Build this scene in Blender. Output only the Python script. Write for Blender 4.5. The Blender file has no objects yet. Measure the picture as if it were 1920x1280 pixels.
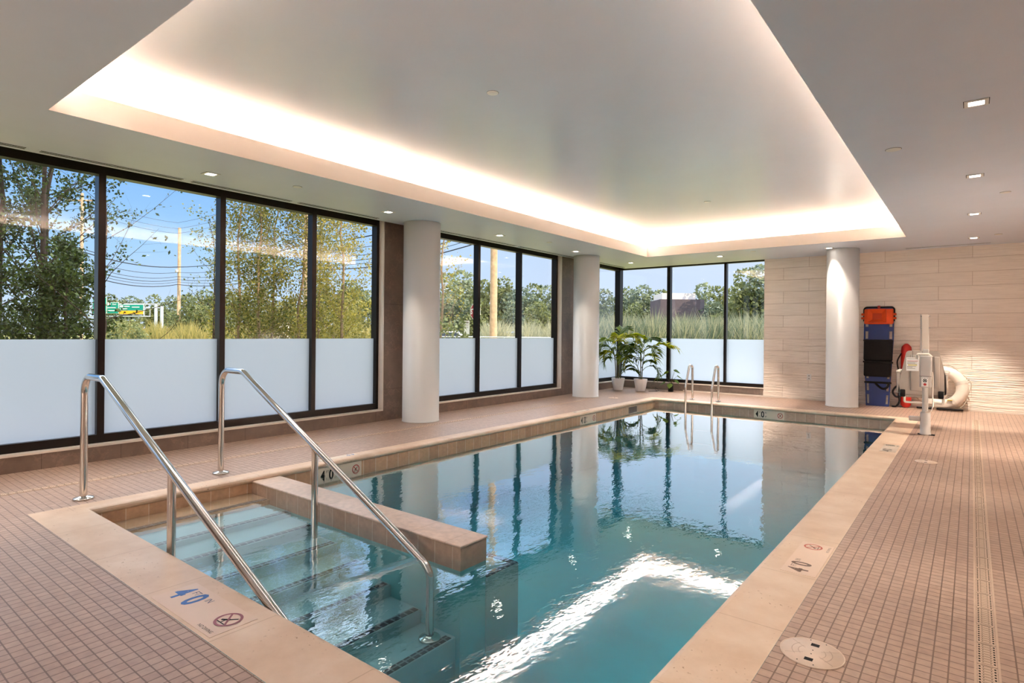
import bpy, bmesh, math, random
import numpy as np
from mathutils import Vector, Matrix

COL = bpy.context.scene.collection
PI = math.pi

# ------------------------------------------------------------------ helpers
class MB:
    """collects shapes that become ONE mesh object"""
    def __init__(s): s.v = []; s.f = []; s.smooth = []
    def add(s, vs, fs, smooth=False):
        b = len(s.v); s.v += [tuple(p) for p in vs]
        s.f += [tuple(b + i for i in f) for f in fs]; s.smooth += [smooth] * len(fs); return s
    def box(s, x0, x1, y0, y1, z0, z1):
        vs = [(x0,y0,z0),(x1,y0,z0),(x1,y1,z0),(x0,y1,z0),(x0,y0,z1),(x1,y0,z1),(x1,y1,z1),(x0,y1,z1)]
        return s.add(vs, [(3,2,1,0),(4,5,6,7),(0,1,5,4),(1,2,6,5),(2,3,7,6),(3,0,4,7)])
    def bbox(s, x0, x1, y0, y1, z0, z1, b=.01, seg=2):
        bm = bmesh.new()
        bmesh.ops.create_cube(bm, size=1)
        for v in bm.verts:
            v.co = Vector(((x0+x1)/2 + v.co.x*(x1-x0), (y0+y1)/2 + v.co.y*(y1-y0), (z0+z1)/2 + v.co.z*(z1-z0)))
        bmesh.ops.bevel(bm, geom=bm.edges[:], offset=b, segments=seg, profile=.5, affect='EDGES')
        return s.bm(bm, True)
    def bm(s, bm, smooth=False):
        bm.verts.index_update()
        s.add([v.co[:] for v in bm.verts], [[v.index for v in f.verts] for f in bm.faces], smooth); bm.free(); return s
    def quad(s, a, b, c, d): return s.add([a,b,c,d], [(0,1,2,3)])
    def tube(s, pts, r, n=12, caps=True, smooth=True):
        pts = [Vector(p) for p in pts]; m = len(pts)
        rs = r if isinstance(r, (list, tuple)) else [r]*m
        vs = []; t0 = (pts[1]-pts[0]).normalized()
        up = Vector((0,0,1)) if abs(t0.z) < .9 else Vector((1,0,0))
        nrm = t0.cross(up).normalized()
        for i, p in enumerate(pts):
            if i == 0: t = t0
            elif i == m-1: t = (pts[-1]-pts[-2]).normalized()
            else: t = ((pts[i+1]-p).normalized() + (p-pts[i-1]).normalized()).normalized()
            nrm = (nrm - t*nrm.dot(t)).normalized(); bn = t.cross(nrm)
            k = 1.0
            if 0 < i < m-1:
                c = (pts[i+1]-p).normalized().dot((p-pts[i-1]).normalized()); k = 1/max(.6, math.sqrt((1+c)/2))
            for j in range(n):
                a = 2*PI*j/n; vs.append(p + (nrm*math.cos(a) + bn*math.sin(a))*rs[i])
        fs = [(i*n+j, i*n+(j+1)%n, (i+1)*n+(j+1)%n, (i+1)*n+j) for i in range(m-1) for j in range(n)]
        s.add(vs, fs, smooth)
        if caps:
            b = len(s.v); s.add(vs[:n], [tuple(range(n-1,-1,-1))]); s.add(vs[-n:], [tuple(range(n))])
        return s
    def lathe(s, prof, c=(0,0,0), n=32, smooth=True):
        vs = [(c[0]+r*math.cos(2*PI*j/n), c[1]+r*math.sin(2*PI*j/n), c[2]+z) for r, z in prof for j in range(n)]
        fs = [(i*n+j, i*n+(j+1)%n, (i+1)*n+(j+1)%n, (i+1)*n+j) for i in range(len(prof)-1) for j in range(n)]
        return s.add(vs, fs, smooth)
    def prism(s, poly, fn, d0, d1):
        """poly: 2-D points, fn(p, d) -> 3-D"""
        n = len(poly); vs = [fn(p, d0) for p in poly] + [fn(p, d1) for p in poly]
        fs = [tuple(range(n-1,-1,-1)), tuple(range(n,2*n))] + [(i,(i+1)%n,n+(i+1)%n,n+i) for i in range(n)]
        return s.add(vs, fs)
    def build(s, name, mat, parent=None, mods=None):
        me = bpy.data.meshes.new(name); me.from_pydata(s.v, [], s.f)
        me.polygons.foreach_set('use_smooth', s.smooth); me.update()
        bm = bmesh.new(); bm.from_mesh(me); bmesh.ops.recalc_face_normals(bm, faces=bm.faces[:]); bm.to_mesh(me); bm.free()
        o = bpy.data.objects.new(name, me); COL.objects.link(o)
        if mat: me.materials.append(mat)
        if parent is not None:
            o.parent = parent
        return o
    def shift(s, d):
        s.v = [(x+d[0], y+d[1], z+d[2]) for x,y,z in s.v]; return s

def raw(name, verts, faces, mat, parent=None, smooth=False):
    """numpy mesh without clean-up (foliage)"""
    me = bpy.data.meshes.new(name)
    me.from_pydata(verts.tolist() if hasattr(verts,'tolist') else verts, [], faces.tolist() if hasattr(faces,'tolist') else faces)
    if smooth: me.polygons.foreach_set('use_smooth', [True]*len(me.polygons))
    me.update(); o = bpy.data.objects.new(name, me); COL.objects.link(o)
    me.materials.append(mat)
    if parent is not None: o.parent = parent
    return o

def tag(o, label=None, cat=None, group=None, kind=None):
    if label: o['label'] = label
    if cat: o['category'] = cat
    if group: o['group'] = group
    if kind: o['kind'] = kind
    return o
def thing(name, loc, label, cat, group=None, rz=0, kind=None):
    o = bpy.data.objects.new(name, None); COL.objects.link(o); o.empty_display_size = .1
    o.location = loc; o.rotation_euler = (0,0,rz); return tag(o, label, cat, group, kind)
def copy_tree(o, parent=None):
    c = o.copy(); COL.objects.link(c)
    if parent is not None: c.parent = parent
    for ch in list(o.children): copy_tree(ch, c)
    return c

def arc(c, a, b, r, n=8):
    """fillet: points of rounded corner at c between a and b"""
    c, a, b = Vector(c), Vector(a), Vector(b)
    u = (a-c).normalized(); w = (b-c).normalized(); ang = u.angle(w)
    d = r/math.tan(ang/2); p0 = c+u*d; p1 = c+w*d
    bis = (u+w).normalized(); o = c + bis*(r/math.sin(ang/2))
    v0 = p0-o; v1 = p1-o; tot = v0.angle(v1); ax = v0.cross(v1).normalized()
    return [o + Matrix.Rotation(tot*i/n, 3, ax) @ v0 for i in range(n+1)]
def fillet(pts, rad, n=8):
    out = [Vector(pts[0])]
    for i in range(1, len(pts)-1):
        r = rad[i-1] if isinstance(rad, (list,tuple)) else rad
        out += arc(pts[i], pts[i-1], pts[i+1], r, n)
    return out + [Vector(pts[-1])]

# ------------------------------------------------------------------ materials
def hexc(r, g, b):
    f = lambda c: (c/255/12.92 if c/255 <= .04045 else ((c/255+.055)/1.055)**2.4)
    return (f(r), f(g), f(b), 1)
class NT:
    def __init__(s, name):
        s.m = bpy.data.materials.new(name); s.m.use_nodes = True; s.t = s.m.node_tree; s.t.nodes.clear()
        s.out = s.n('ShaderNodeOutputMaterial')
    def n(s, t, **kw):
        nd = s.t.nodes.new(t)
        for k, v in kw.items():
            if k.startswith('i_'):
                key = k[2:]; key = int(key) if key.isdigit() else key.replace('_',' ')
                nd.inputs[key].default_value = v
            else: setattr(nd, k, v)
        return nd
    def l(s, a, b): s.t.links.new(a, b)
    def surf(s, sh): s.l(sh, s.out.inputs['Surface'])
    def bsdf(s, col=None, rough=.5, metal=0, spec=.5, **kw):
        p = s.n('ShaderNodeBsdfPrincipled'); p.inputs['Roughness'].default_value = rough; p.inputs['Metallic'].default_value = metal
        p.inputs['Specular IOR Level'].default_value = spec
        if col is not None:
            if isinstance(col, tuple): p.inputs['Base Color'].default_value = col
            else: s.l(col, p.inputs['Base Color'])
        s.surf(p.outputs[0]); return p
    def obj(s): return s.n('ShaderNodeTexCoord').outputs['Object']
    def world(s): return s.n('ShaderNodeNewGeometry').outputs['Position']
    def noise(s, vec, scale, detail=4, rough=.55):
        nd = s.n('ShaderNodeTexNoise', i_Scale=scale, i_Detail=detail, i_Roughness=rough)
        if vec is not None: s.l(vec, nd.inputs['Vector'])
        return nd.outputs['Fac']
    def ramp(s, fac, stops):
        r = s.n('ShaderNodeValToRGB'); e = r.color_ramp.elements
        while len(e) < len(stops): e.new(.5)
        for k, (p, c) in enumerate(stops): e[k].position = p; e[k].color = c
        s.l(fac, r.inputs[0]); return r.outputs[0]
    def mix(s, fac, a, b, mode='MIX'):
        m = s.n('ShaderNodeMix', data_type='RGBA', blend_type=mode)
        for val, idx in ((fac,0),(a,6),(b,7)):
            if isinstance(val, (float,int,tuple)): m.inputs[idx].default_value = val
            else: s.l(val, m.inputs[idx])
        return m.outputs[2]
    def math(s, op, a, b=0.):
        m = s.n('ShaderNodeMath', operation=op)
        for i, val in enumerate((a,b)):
            if isinstance(val, (float,int)): m.inputs[i].default_value = val
            else: s.l(val, m.inputs[i])
        return m.outputs[0]
    def bump(s, p, h, strength=.3, dist=.01):
        b = s.n('ShaderNodeBump', i_Strength=strength, i_Distance=dist); s.l(h, b.inputs['Height']); s.l(b.outputs[0], p.inputs['Normal'])

def plain(name, col, rough=.5, metal=0, spec=.5, var=.06, scale=12, bump=0):
    t = NT(name); v = t.noise(t.obj(), scale)
    lo = tuple(c*(1-var) for c in col[:3])+(1,); hi = tuple(min(1,c*(1+var)) for c in col[:3])+(1,)
    p = t.bsdf(t.ramp(v, [(.3,lo),(.7,hi)]), rough, metal, spec)
    if bump: t.bump(p, t.noise(t.obj(), scale*8), bump, .004)
    return t.m
def emit(name, col, s):
    t = NT(name); e = t.n('ShaderNodeEmission', i_Color=col, i_Strength=s); t.surf(e.outputs[0]); return t.m

def gridmat(name, cols, grout, size, mortar=.003, rough=.45, offset=0., seed=(0,0,0), plane='xy', bump=.3, big=None, spec=.5):
    """tiles laid in the object's own metres; plane says which two axes"""
    t = NT(name); v = t.world()
    if plane != 'xy':
        sp = t.n('ShaderNodeSeparateXYZ'); t.l(v, sp.inputs[0]); cb = t.n('ShaderNodeCombineXYZ')
        t.l(sp.outputs[{'x':0,'y':1,'z':2}[plane[0]]], cb.inputs[0]); t.l(sp.outputs[{'x':0,'y':1,'z':2}[plane[1]]], cb.inputs[1]); v2 = cb.outputs[0]
    else: v2 = v
    mp = t.n('ShaderNodeMapping'); mp.inputs['Location'].default_value = seed; t.l(v2, mp.inputs['Vector'])
    b = t.n('ShaderNodeTexBrick', offset=offset, squash=1.0, i_Scale=1.0, i_Mortar_Size=mortar, i_Mortar_Smooth=.1, i_Bias=0.0, i_Brick_Width=size[0], i_Row_Height=size[1])
    b.inputs['Color1'].default_value = cols[0]; b.inputs['Color2'].default_value = cols[1]; b.inputs['Mortar'].default_value = grout
    t.l(mp.outputs[0], b.inputs['Vector'])
    c = t.mix(.35, b.outputs[0], t.ramp(t.noise(v, 22, 3), [(.35,(.55,.55,.55,1)),(.65,(1,1,1,1))]), 'MULTIPLY')
    if big: c = t.mix(.5, c, t.ramp(t.noise(v, big[0], 5), [(.35,big[1]),(.65,big[2])]), 'MULTIPLY')
    p = t.bsdf(c, rough, 0, spec)
    inv = t.math('SUBTRACT', 1.0, b.outputs['Fac']); t.bump(p, inv, bump, .003)
    return t.m

M = {}
M['deck'] = gridmat('deck_mosaic', (hexc(195,164,144), hexc(184,152,132)), hexc(128,101,84), (.0508,.0508), .0028, .42, seed=(.01,.012,0))
M['ceiling'] = plain('ceiling_paint', hexc(218,224,238), .42, 0, .35, .015, 3)
M['tray'] = plain('tray_satin_paint', hexc(229,234,248), .26, 0, .5, .015, 2)
M['cove'] = plain('cove_paint', hexc(226,208,190), .55, 0, .3, .01, 3)
M['wall'] = plain('wall_paint', hexc(214,200,186), .6, 0, .3, .02, 3)
M['column'] = plain('column_paint', hexc(218,215,212), .38, 0, .4, .01, 2)

def stone_mat(name, a, b, size, plane):
    t = NT(name); v = t.world()
    n1 = t.noise(v, 2.2, 8, .65); c = t.ramp(n1, [(.28,a),(.72,b)])
    sp = t.n('ShaderNodeSeparateXYZ'); t.l(v, sp.inputs[0]); cb = t.n('ShaderNodeCombineXYZ')
    for i, ax in enumerate(plane): t.l(sp.outputs[{'x':0,'y':1,'z':2}[ax]], cb.inputs[i])
    mp = t.n('ShaderNodeMapping'); mp.inputs['Location'].default_value = (.31,.76,0); t.l(cb.outputs[0], mp.inputs['Vector'])
    br = t.n('ShaderNodeTexBrick', offset=0., i_Scale=1., i_Mortar_Size=.0025, i_Brick_Width=size[0], i_Row_Height=size[1])
    br.inputs['Color1'].default_value = (1,1,1,1); br.inputs['Color2'].default_value = (.9,.9,.9,1); br.inputs['Mortar'].default_value = (.5,.47,.45,1)
    t.l(mp.outputs[0], br.inputs['Vector'])
    vein = t.ramp(t.math('ABSOLUTE', t.math('SUBTRACT', t.noise(v, 1.3, 6, .7), .5)), [(0.,(1.25,1.22,1.2,1)),(.02,(1,1,1,1))])
    c = t.mix(1., t.mix(1., c, br.outputs[0], 'MULTIPLY'), vein, 'MULTIPLY')
    t.bsdf(c, .38, 0, .45); return t.m
M['brown'] = stone_mat('brown_stone_tile', hexc(108,88,76), hexc(142,120,105), (.62,1.2), 'yz')
M['brown_end'] = stone_mat('grey_brown_stone_tile', hexc(112,98,90), hexc(142,126,116), (.62,1.2), 'xz')

def coping_mat():
    t = NT('cream_travertine'); v = t.world()
    c = t.ramp(t.noise(v, 3.5, 8, .62), [(.3,hexc(212,180,150)),(.5,hexc(222,193,165)),(.72,hexc(231,207,183))])
    pits = t.ramp(t.noise(v, 55, 2, .5), [(.66,(1,1,1,1)),(.71,(.55,.44,.35,1))])
    zone = t.ramp(t.noise(v, 3., 3), [(.5,(0,0,0,1)),(.62,(1,1,1,1))])
    c = t.mix(zone, c, t.mix(1., c, pits, 'MULTIPLY'))
    sp = t.n('ShaderNodeSeparateXYZ'); t.l(v, sp.inputs[0])
    # joints: across y for the long copings, across x for the short ones
    def joint(ax, off, step):
        f = t.math('FRACT', t.math('DIVIDE', t.math('ADD', sp.outputs[ax], off), step))
        return t.math('LESS_THAN', f, .006/step)
    isx = t.math('MULTIPLY', t.math('GREATER_THAN', sp.outputs[0], -4.84), t.math('LESS_THAN', sp.outputs[0], -.915))
    j = t.math('ADD', t.math('MULTIPLY', joint(0, 5.04, .66), isx), t.math('MULTIPLY', joint(1, .0, .665), t.math('SUBTRACT', 1., isx)))
    c = t.mix(t.math('MULTIPLY', j, .45), c, hexc(176,140,108))
    p = t.bsdf(c, .4, 0, .4); t.bump(p, t.noise(v, 30, 4), .08, .004); return t.m
M['coping'] = coping_mat()

def endwall_mat():
    t = NT('ribbed_limestone_cladding'); v = t.world()
    sp = t.n('ShaderNodeSeparateXYZ'); t.l(v, sp.inputs[0]); cb = t.n('ShaderNodeCombineXYZ')
    t.l(sp.outputs[0], cb.inputs[0]); t.l(sp.outputs[2], cb.inputs[1])
    br = t.n('ShaderNodeTexBrick', offset=.37, offset_frequency=2, i_Scale=1., i_Mortar_Size=.003, i_Mortar_Smooth=.2, i_Brick_Width=1.25, i_Row_Height=.235)
    br.inputs['Color1'].default_value = hexc(252,240,228); br.inputs['Color2'].default_value = hexc(244,231,218); br.inputs['Mortar'].default_value = hexc(208,190,174)
    t.l(cb.outputs[0], br.inputs['Vector'])
    # ribs: waves along x with changing pitch, stronger low on the wall
    mp = t.n('ShaderNodeMapping'); mp.inputs['Scale'].default_value = (1.6,1,30); t.l(v, mp.inputs['Vector'])
    rib = t.noise(mp.outputs[0], 1.6, 3, .5)
    low = t.ramp(t.math('MULTIPLY', sp.outputs[2], .333), [(.25,(1,1,1,1)),(.5,(.22,.22,.22,1))])
    h = t.math('ADD', t.math('MULTIPLY', t.math('MULTIPLY', rib, low), 1.), t.math('MULTIPLY', br.outputs['Fac'], -.35))
    c = t.mix(.22, br.outputs[0], t.ramp(rib, [(.3,(.62,.58,.55,1)),(.6,(1,1,1,1))]), 'MULTIPLY')
    p = t.bsdf(c, .62, 0, .3); t.bump(p, h, .9, .05); return t.m
M['endwall'] = endwall_mat()
M['frame'] = plain('dark_bronze_aluminium', hexc(34,27,25), .32, .55, .5, .08, 5)
M['trimlight'] = plain('pale_stone_sill', hexc(226,214,202), .4, 0, .5, .03, 8)
M['black'] = plain('matte_black', hexc(14,13,13), .6, 0, .3)
M['white'] = plain('white_plastic', hexc(232,230,226), .35, 0, .5, .02)
M['slot'] = plain('slot_black', hexc(10,10,10), .8, 0, .1)

def glass_mat():
    t = NT('window_glass'); f = t.n('ShaderNodeFresnel'); t.l(t.math('SUBTRACT', 1.5, t.math('MULTIPLY', t.n('ShaderNodeNewGeometry').outputs['Backfacing'], 1.5-1/1.5)), f.inputs['IOR'])
    tr = t.n('ShaderNodeBsdfTransparent', i_Color=(.96,.985,.98,1)); gl = t.n('ShaderNodeBsdfGlossy', i_Roughness=0., i_Color=(1,1,1,1))
    fac = t.math('MINIMUM', t.math('MULTIPLY', f.outputs[0], 1.15), 1.)
    m = t.n('ShaderNodeMixShader'); t.l(fac, m.inputs[0]); t.l(tr.outputs[0], m.inputs[1]); t.l(gl.outputs[0], m.inputs[2]); t.surf(m.outputs[0]); return t.m
M['glass'] = glass_mat()
def film_mat():
    t = NT('frosted_film')
    a = t.n('ShaderNodeBsdfTranslucent', i_Color=(.50,.545,.62,1)); b = t.n('ShaderNodeBsdfPrincipled', i_Roughness=.5); b.inputs['Base Color'].default_value = hexc(196,204,216)
    m = t.n('ShaderNodeMixShader', i_0=.28); t.l(a.outputs[0], m.inputs[1]); t.l(b.outputs[0], m.inputs[2]); t.surf(m.outputs[0]); return t.m
M['film'] = film_mat()

def water_mat():
    t = NT('pool_water'); v = t.world()
    mp = t.n('ShaderNodeMapping'); mp.inputs['Scale'].default_value = (1.,.55,1); mp.inputs['Rotation'].default_value = (0,0,.5); t.l(v, mp.inputs['Vector'])
    spw = t.n('ShaderNodeSeparateXYZ'); t.l(v, spw.inputs[0])
    near = t.n('ShaderNodeMapRange'); near.inputs[1].default_value = 2.; near.inputs[2].default_value = 7.5; near.inputs[3].default_value = .75; near.inputs[4].default_value = .06; t.l(spw.outputs[1], near.inputs[0])
    zone = t.math('ADD', near.outputs[0], t.ramp(t.noise(v, .55, 2), [(.46,(0,0,0,1)),(.7,(.7,.7,.7,1))]))
    n1 = t.noise(mp.outputs[0], 11, 3, .6); n0 = t.noise(mp.outputs[0], 2.2, 2, .5)
    h = t.math('ADD', t.math('MULTIPLY', t.math('MULTIPLY', n1, zone), .40), t.math('MULTIPLY', n0, .45))
    bp = t.n('ShaderNodeBump', i_Strength=.4, i_Distance=.013); t.l(h, bp.inputs['Height'])
    f = t.n('ShaderNodeFresnel'); t.l(t.math('SUBTRACT', 1.36, t.math('MULTIPLY', t.n('ShaderNodeNewGeometry').outputs['Backfacing'], 1.36-1/1.36)), f.inputs['IOR']); t.l(bp.outputs[0], f.inputs['Normal'])
    fac = t.math('MINIMUM', t.math('MULTIPLY', f.outputs[0], 2.2), 1.)
    tr = t.n('ShaderNodeBsdfTransparent', i_Color=(.97,1,1,1)); gl = t.n('ShaderNodeBsdfGlossy', i_Roughness=0., i_Color=(1,1,1,1)); t.l(bp.outputs[0], gl.inputs['Normal'])
    m = t.n('ShaderNodeMixShader'); t.l(fac, m.inputs[0]); t.l(tr.outputs[0], m.inputs[1]); t.l(gl.outputs[0], m.inputs[2]); t.surf(m.outputs[0])
    ab = t.n('ShaderNodeVolumeAbsorption', i_Color=(.05,.64,.76,1), i_Density=.55); t.l(ab.outputs[0], t.out.inputs['Volume'])
    return t.m
M['water'] = water_mat()
M['plaster'] = plain('pool_plaster', hexc(128,208,214), .6, 0, .3, .03, 4)
M['steps'] = plain('step_plaster', hexc(160,200,206), .6, 0, .3, .04, 4)
M['tread_dry'] = plain('beige_tread', hexc(206,178,146), .6, 0, .3, .04, 4)
M['wltile_y'] = gridmat('waterline_tile_side', (hexc(212,172,136), hexc(192,152,120)), hexc(222,198,172), (.152,.152), .004, .3, 0, (0.02,.0445,0), 'yz', .2)
M['wltile_x'] = gridmat('waterline_tile_cross', (hexc(206,176,154), hexc(184,152,130)), hexc(216,196,176), (.152,.152), .004, .3, 0, (0.05,.0445,0), 'xz', .2)
M['parttop'] = gridmat('partition_tile', (hexc(228,204,188), hexc(222,198,180)), hexc(206,176,152), (.305,.305), .003, .35, .0, (.1,.15,0), 'xy', .1)
M['strip'] = gridmat('step_edge_tile', (hexc(26,34,62), hexc(18,24,44)), hexc(120,140,150), (.0508,.0508), .006, .3, 0, (0,.0,0), 'xy', .2)
M['steel'] = plain('polished_stainless', (.72,.69,.66,1), .13, 1, .5, .03, 3)
M['marker_tile'] = plain('marker_ceramic', hexc(226,197,172), .35, 0, .5, .015)
M['marker_white'] = plain('marker_ceramic_white', hexc(222,206,186), .3, 0, .5, .015)
M['blue'] = plain('glazed_blue', hexc(24,92,170), .35, 0, .5, .15, 40)
M['navy'] = plain('glazed_navy', hexc(26,44,92), .35, 0, .5, .15, 40)
M['brownink'] = plain('worn_brown_ink', hexc(112,84,66), .45, 0, .4, .15, 40)
M['red'] = plain('sign_red', hexc(178,44,40), .4, 0, .5, .08, 40)
M['maroon'] = plain('faded_maroon', hexc(150,72,80), .4, 0, .5, .08, 40)
M['rust'] = plain('faded_rust_red', hexc(196,84,58), .4, 0, .5, .08, 40)
M['lid'] = plain('cream_plastic_lid', hexc(228,204,184), .45, 0, .4, .05, 14)

LED = (1., .94, .86, 1)
M['led'] = emit('warm_led', LED, 56.)
M['lens'] = emit('downlight_lens', (1,.93,.84,1), 14.)

# ------------------------------------------------------------------ the room
XL, XR, YB, YE = -6.51, 1.5, -3.2, 12.55         # wall faces
ZC, ZT = 2.78, 3.14                                # soffit and tray
PX0, PX1, PY0, PY1 = -4.85, -.915, 1.432, 10.74    # pool water edge
CX0, CX1, CY0, CY1 = -4.985, -.617, 1.112, 10.865  # coping outside
OX0, OX1, OY0, OY1 = -5.1, -.808, 1.234, 10.86     # opening in the ceiling

def ring(mb, i, o, z):     # flat rectangular ring, i and o = (x0,x1,y0,y1)
    P = lambda r: [(r[0],r[2],z),(r[1],r[2],z),(r[1],r[3],z),(r[0],r[3],z)]
    return mb.add(P(i)+P(o), [(0,1,5,4),(1,2,6,5),(2,3,7,6),(3,0,4,7)])
def rwall(mb, r, z0, z1):
    P = lambda z: [(r[0],r[2],z),(r[1],r[2],z),(r[1],r[3],z),(r[0],r[3],z)]
    return mb.add(P(z0)+P(z1), [(0,1,5,4),(1,2,6,5),(2,3,7,6),(3,0,4,7)])

tag(ring(MB(), (CX0,CX1,CY0,CY1), (XL-.45,XR,YB,YE+.45), 0).build('floor', M['deck']), kind='structure')
# soffit with its opening, cove lip, recess and tray
op = (OX0,OX1,OY0,OY1)
ceil = thing('ceiling', (0,0,0), None, None, kind='structure')
ring(MB(), op, (-6.44,XR,YB,YE), ZC).build('soffit', M['ceiling'], ceil)
lip = MB(); rwall(lip, op, ZC, 2.965); o2 = (OX0-.04,OX1+.04,OY0-.04,OY1+.04); ring(lip, op, o2, 2.965); rwall(lip, o2, 2.82, 2.965)
lip.build('cove_lip', M['cove'], ceil)
G = .30; o3 = (OX0-G,OX1+G,OY0-G,OY1+G)
rec = MB(); ring(rec, o2, o3, 2.82); rwall(rec, o3, 2.82, ZT); rec.build('cove_recess', M['cove'], ceil)
MB().quad((o3[0],o3[2],ZT),(o3[1],o3[2],ZT),(o3[1],o3[3],ZT),(o3[0],o3[3],ZT)).build('tray', M['tray'], ceil)
pk = MB(); pk.box(-6.95,-6.44,YB,YE+.45,2.955,3.0); pk.box(-6.445,-6.44,YB,YE,ZC,2.96); pk.build('window_pocket', M['ceiling'], ceil)
# led strips in the cove
for nm, b, lab in (('light_strip',(o3[0]+.10,o3[0]+.16,o3[2]+.1,o3[3]-.1),'warm cove light strip along the window side of the ceiling tray'),
                   ('light_strip',(o3[1]-.16,o3[1]-.10,o3[2]+.1,o3[3]-.1),'warm cove light strip along the right side of the ceiling tray'),
                   ('light_strip',(o3[0]+.2,o3[1]-.2,o3[2]+.10,o3[2]+.16),'warm cove light strip along the near end of the ceiling tray'),
                   ('light_strip',(o3[0]+.2,o3[1]-.2,o3[3]-.16,o3[3]-.10),'warm cove light strip along the far end of the ceiling tray')):
    tag(MB().box(b[0],b[1],b[2],b[3],2.825,2.84).build(nm, M['led']), lab, 'light', 'cove light strips')

# left wall : low base, piers, header
wl = thing('wall_left', (0,0,0), None, None, kind='structure')
PIERS = [(5.395,6.33),(9.935,10.98)]
m = MB(); m.box(-6.98,XL,YB,YE,-.05,.14); m.build('tile_base', M['brown'], wl)
for a, b in PIERS: MB().box(-6.76,XL,a,b,.14,2.955).build('pier', M['brown'], wl)
m = MB(); m.box(-7.1,-6.72,YB,YE+.1,2.93,3.6); m.build('header', M['wall'], wl)
sl = MB()
W1, W2, W3 = (-1.6,5.395), (6.33,9.935), (10.98,YE)
for a, b in (W1,W2): sl.box(-6.60,XL+.008,a,b,.14,.158)
sl.box(-6.60,XL+.008,W3[0],YE,.14,.158); sl.build('sill', M['trimlight'], wl)
for a in (5.395, 9.935): MB().box(-6.60,XL+.004,a-.012,a+.004,.158,2.955).build('edge_trim', M['trimlight'], wl)
MB().box(-6.98,XL,YB,-1.6,.14,2.955).build('pier', M['brown'], wl)

# end wall: window part up to x=-3.33, stone cladding right of it
we = thing('wall_end', (0,0,0), None, None, kind='structure')
EX = -3.325
MB().box(EX,XR+.2,YE,YE+.25,-.05,3.4).build('stone_cladding', M['endwall'], we)
MB().box(XL-.47,EX,YE,YE+.25,-.05,.155).build('tile_base', M['brown_end'], we)
MB().box(-6.6,EX,YE-.008,YE+.08,.155,.175).build('sill', M['trimlight'], we)
MB().box(-7.1,EX,YE+.12,YE+.5,2.86,3.6).build('header', M['wall'], we)
m = MB(); m.box(EX,XR,YE-.022,YE,0,.118); m.build('baseboard_end', M['endwall']); 
tag(bpy.data.objects['baseboard_end'], kind='structure')
tag(MB().box(-5.0,XR,YE-.034,YE-.023,.0,.028).build('trim_1', M['trimlight']), kind='structure')
tag(MB().box(XR,XR+.2,YB,YE+.3,-.05,3.6).build('wall_right', M['wall']), kind='structure')
tag(MB().box(-7.0,XR+.2,YB-.2,YB,-.05,3.6).build('wall_back', M['wall']), kind='structure')
tag(MB().box(-7.1,XR+.2,YB-.2,YE+.4,3.6,3.8).build('roof_slab', M['wall']), kind='structure')
tag(MB().box(-7.0,9.,-22,3.6,3.8,13.5).build('unseen_shade_block', M['wall']), kind='structure')  # unseen upper mass, added and sized to shade the near left trees

# windows
def window(name, ax, c0, span, mull, zs, first_jamb=True, last_jamb=True, w=.07):
    """ax 'y': runs along y in plane x=c0 (outside is -x); ax 'x': along x in plane y=c0 (outside +y)"""
    root = thing(name, (0,0,0), None, None, kind='structure')
    sgn = -1 if ax == 'y' else 1
    def bx(a0, a1, d0, d1, z0, z1):
        mb = MB(); lo, hi = sorted((c0+sgn*d0, c0+sgn*d1))
        return mb.box(lo,hi,a0,a1,z0,z1) if ax == 'y' else mb.box(a0,a1,lo,hi,z0,z1)
    D = .11; z0, z1, zb = zs
    bx(span[0],span[1],0,D,z0,zb).build('sill_rail', M['frame'], root)
    bx(span[0],span[1],0,D,z1,2.96).build('head_rail', M['frame'], root)
    edges = [span[0]]
    if first_jamb: bx(span[0],span[0]+w*.8,0,D,zb,z1).build('jamb', M['frame'], root); edges[0] += w*.8
    for a, b in mull:
        bx(a,b,0,D,zb,z1).build('mullion', M['frame'], root); edges += [a,b]
    if last_jamb: bx(span[1]-w*.8,span[1],0,D,zb,z1).build('jamb', M['frame'], root); edges.append(span[1]-w*.8)
    else: edges.append(span[1])
    for a, b in zip(edges[::2], edges[1::2]):
        if b-a < .02: continue
        for nm, d, za, zz, mt in (('glass_pane',.062,zb,z1,'glass'),('frosted_film',.057,zb,1.152,'film')):
            p = c0+sgn*d; mb = MB()
            if ax == 'y': mb.quad((p,a,za),(p,b,za),(p,b,zz),(p,a,zz))
            else: mb.quad((a,p,za),(b,p,za),(b,p,zz),(a,p,zz))
            mb.build(nm, M[mt], root)
    return root
XW = -6.60
window('window_1','y',XW,W1,[(-.33,-.27),(.83,.89),(1.995,2.056),(3.154,3.215),(4.316,4.375)],(.158,2.735,.238))
window('window_2','y',XW,W2,[(7.50,7.556),(8.675,8.732)],(.158,2.735,.238))
window('window_3','y',XW,(10.98,YE+.05),[],(.158,2.735,.238), last_jamb=False)
window('window_4','x',YE+.06,(-6.60,EX),[(-5.43,-5.352),(-4.155,-4.105)],(.175,2.76,.245), first_jamb=False, last_jamb=False, w=.05)
tag(MB().box(-6.72,-6.585,YE+.02,YE+.17,.16,2.96).build('trim_2', M['frame']), kind='structure')   # corner post

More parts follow.
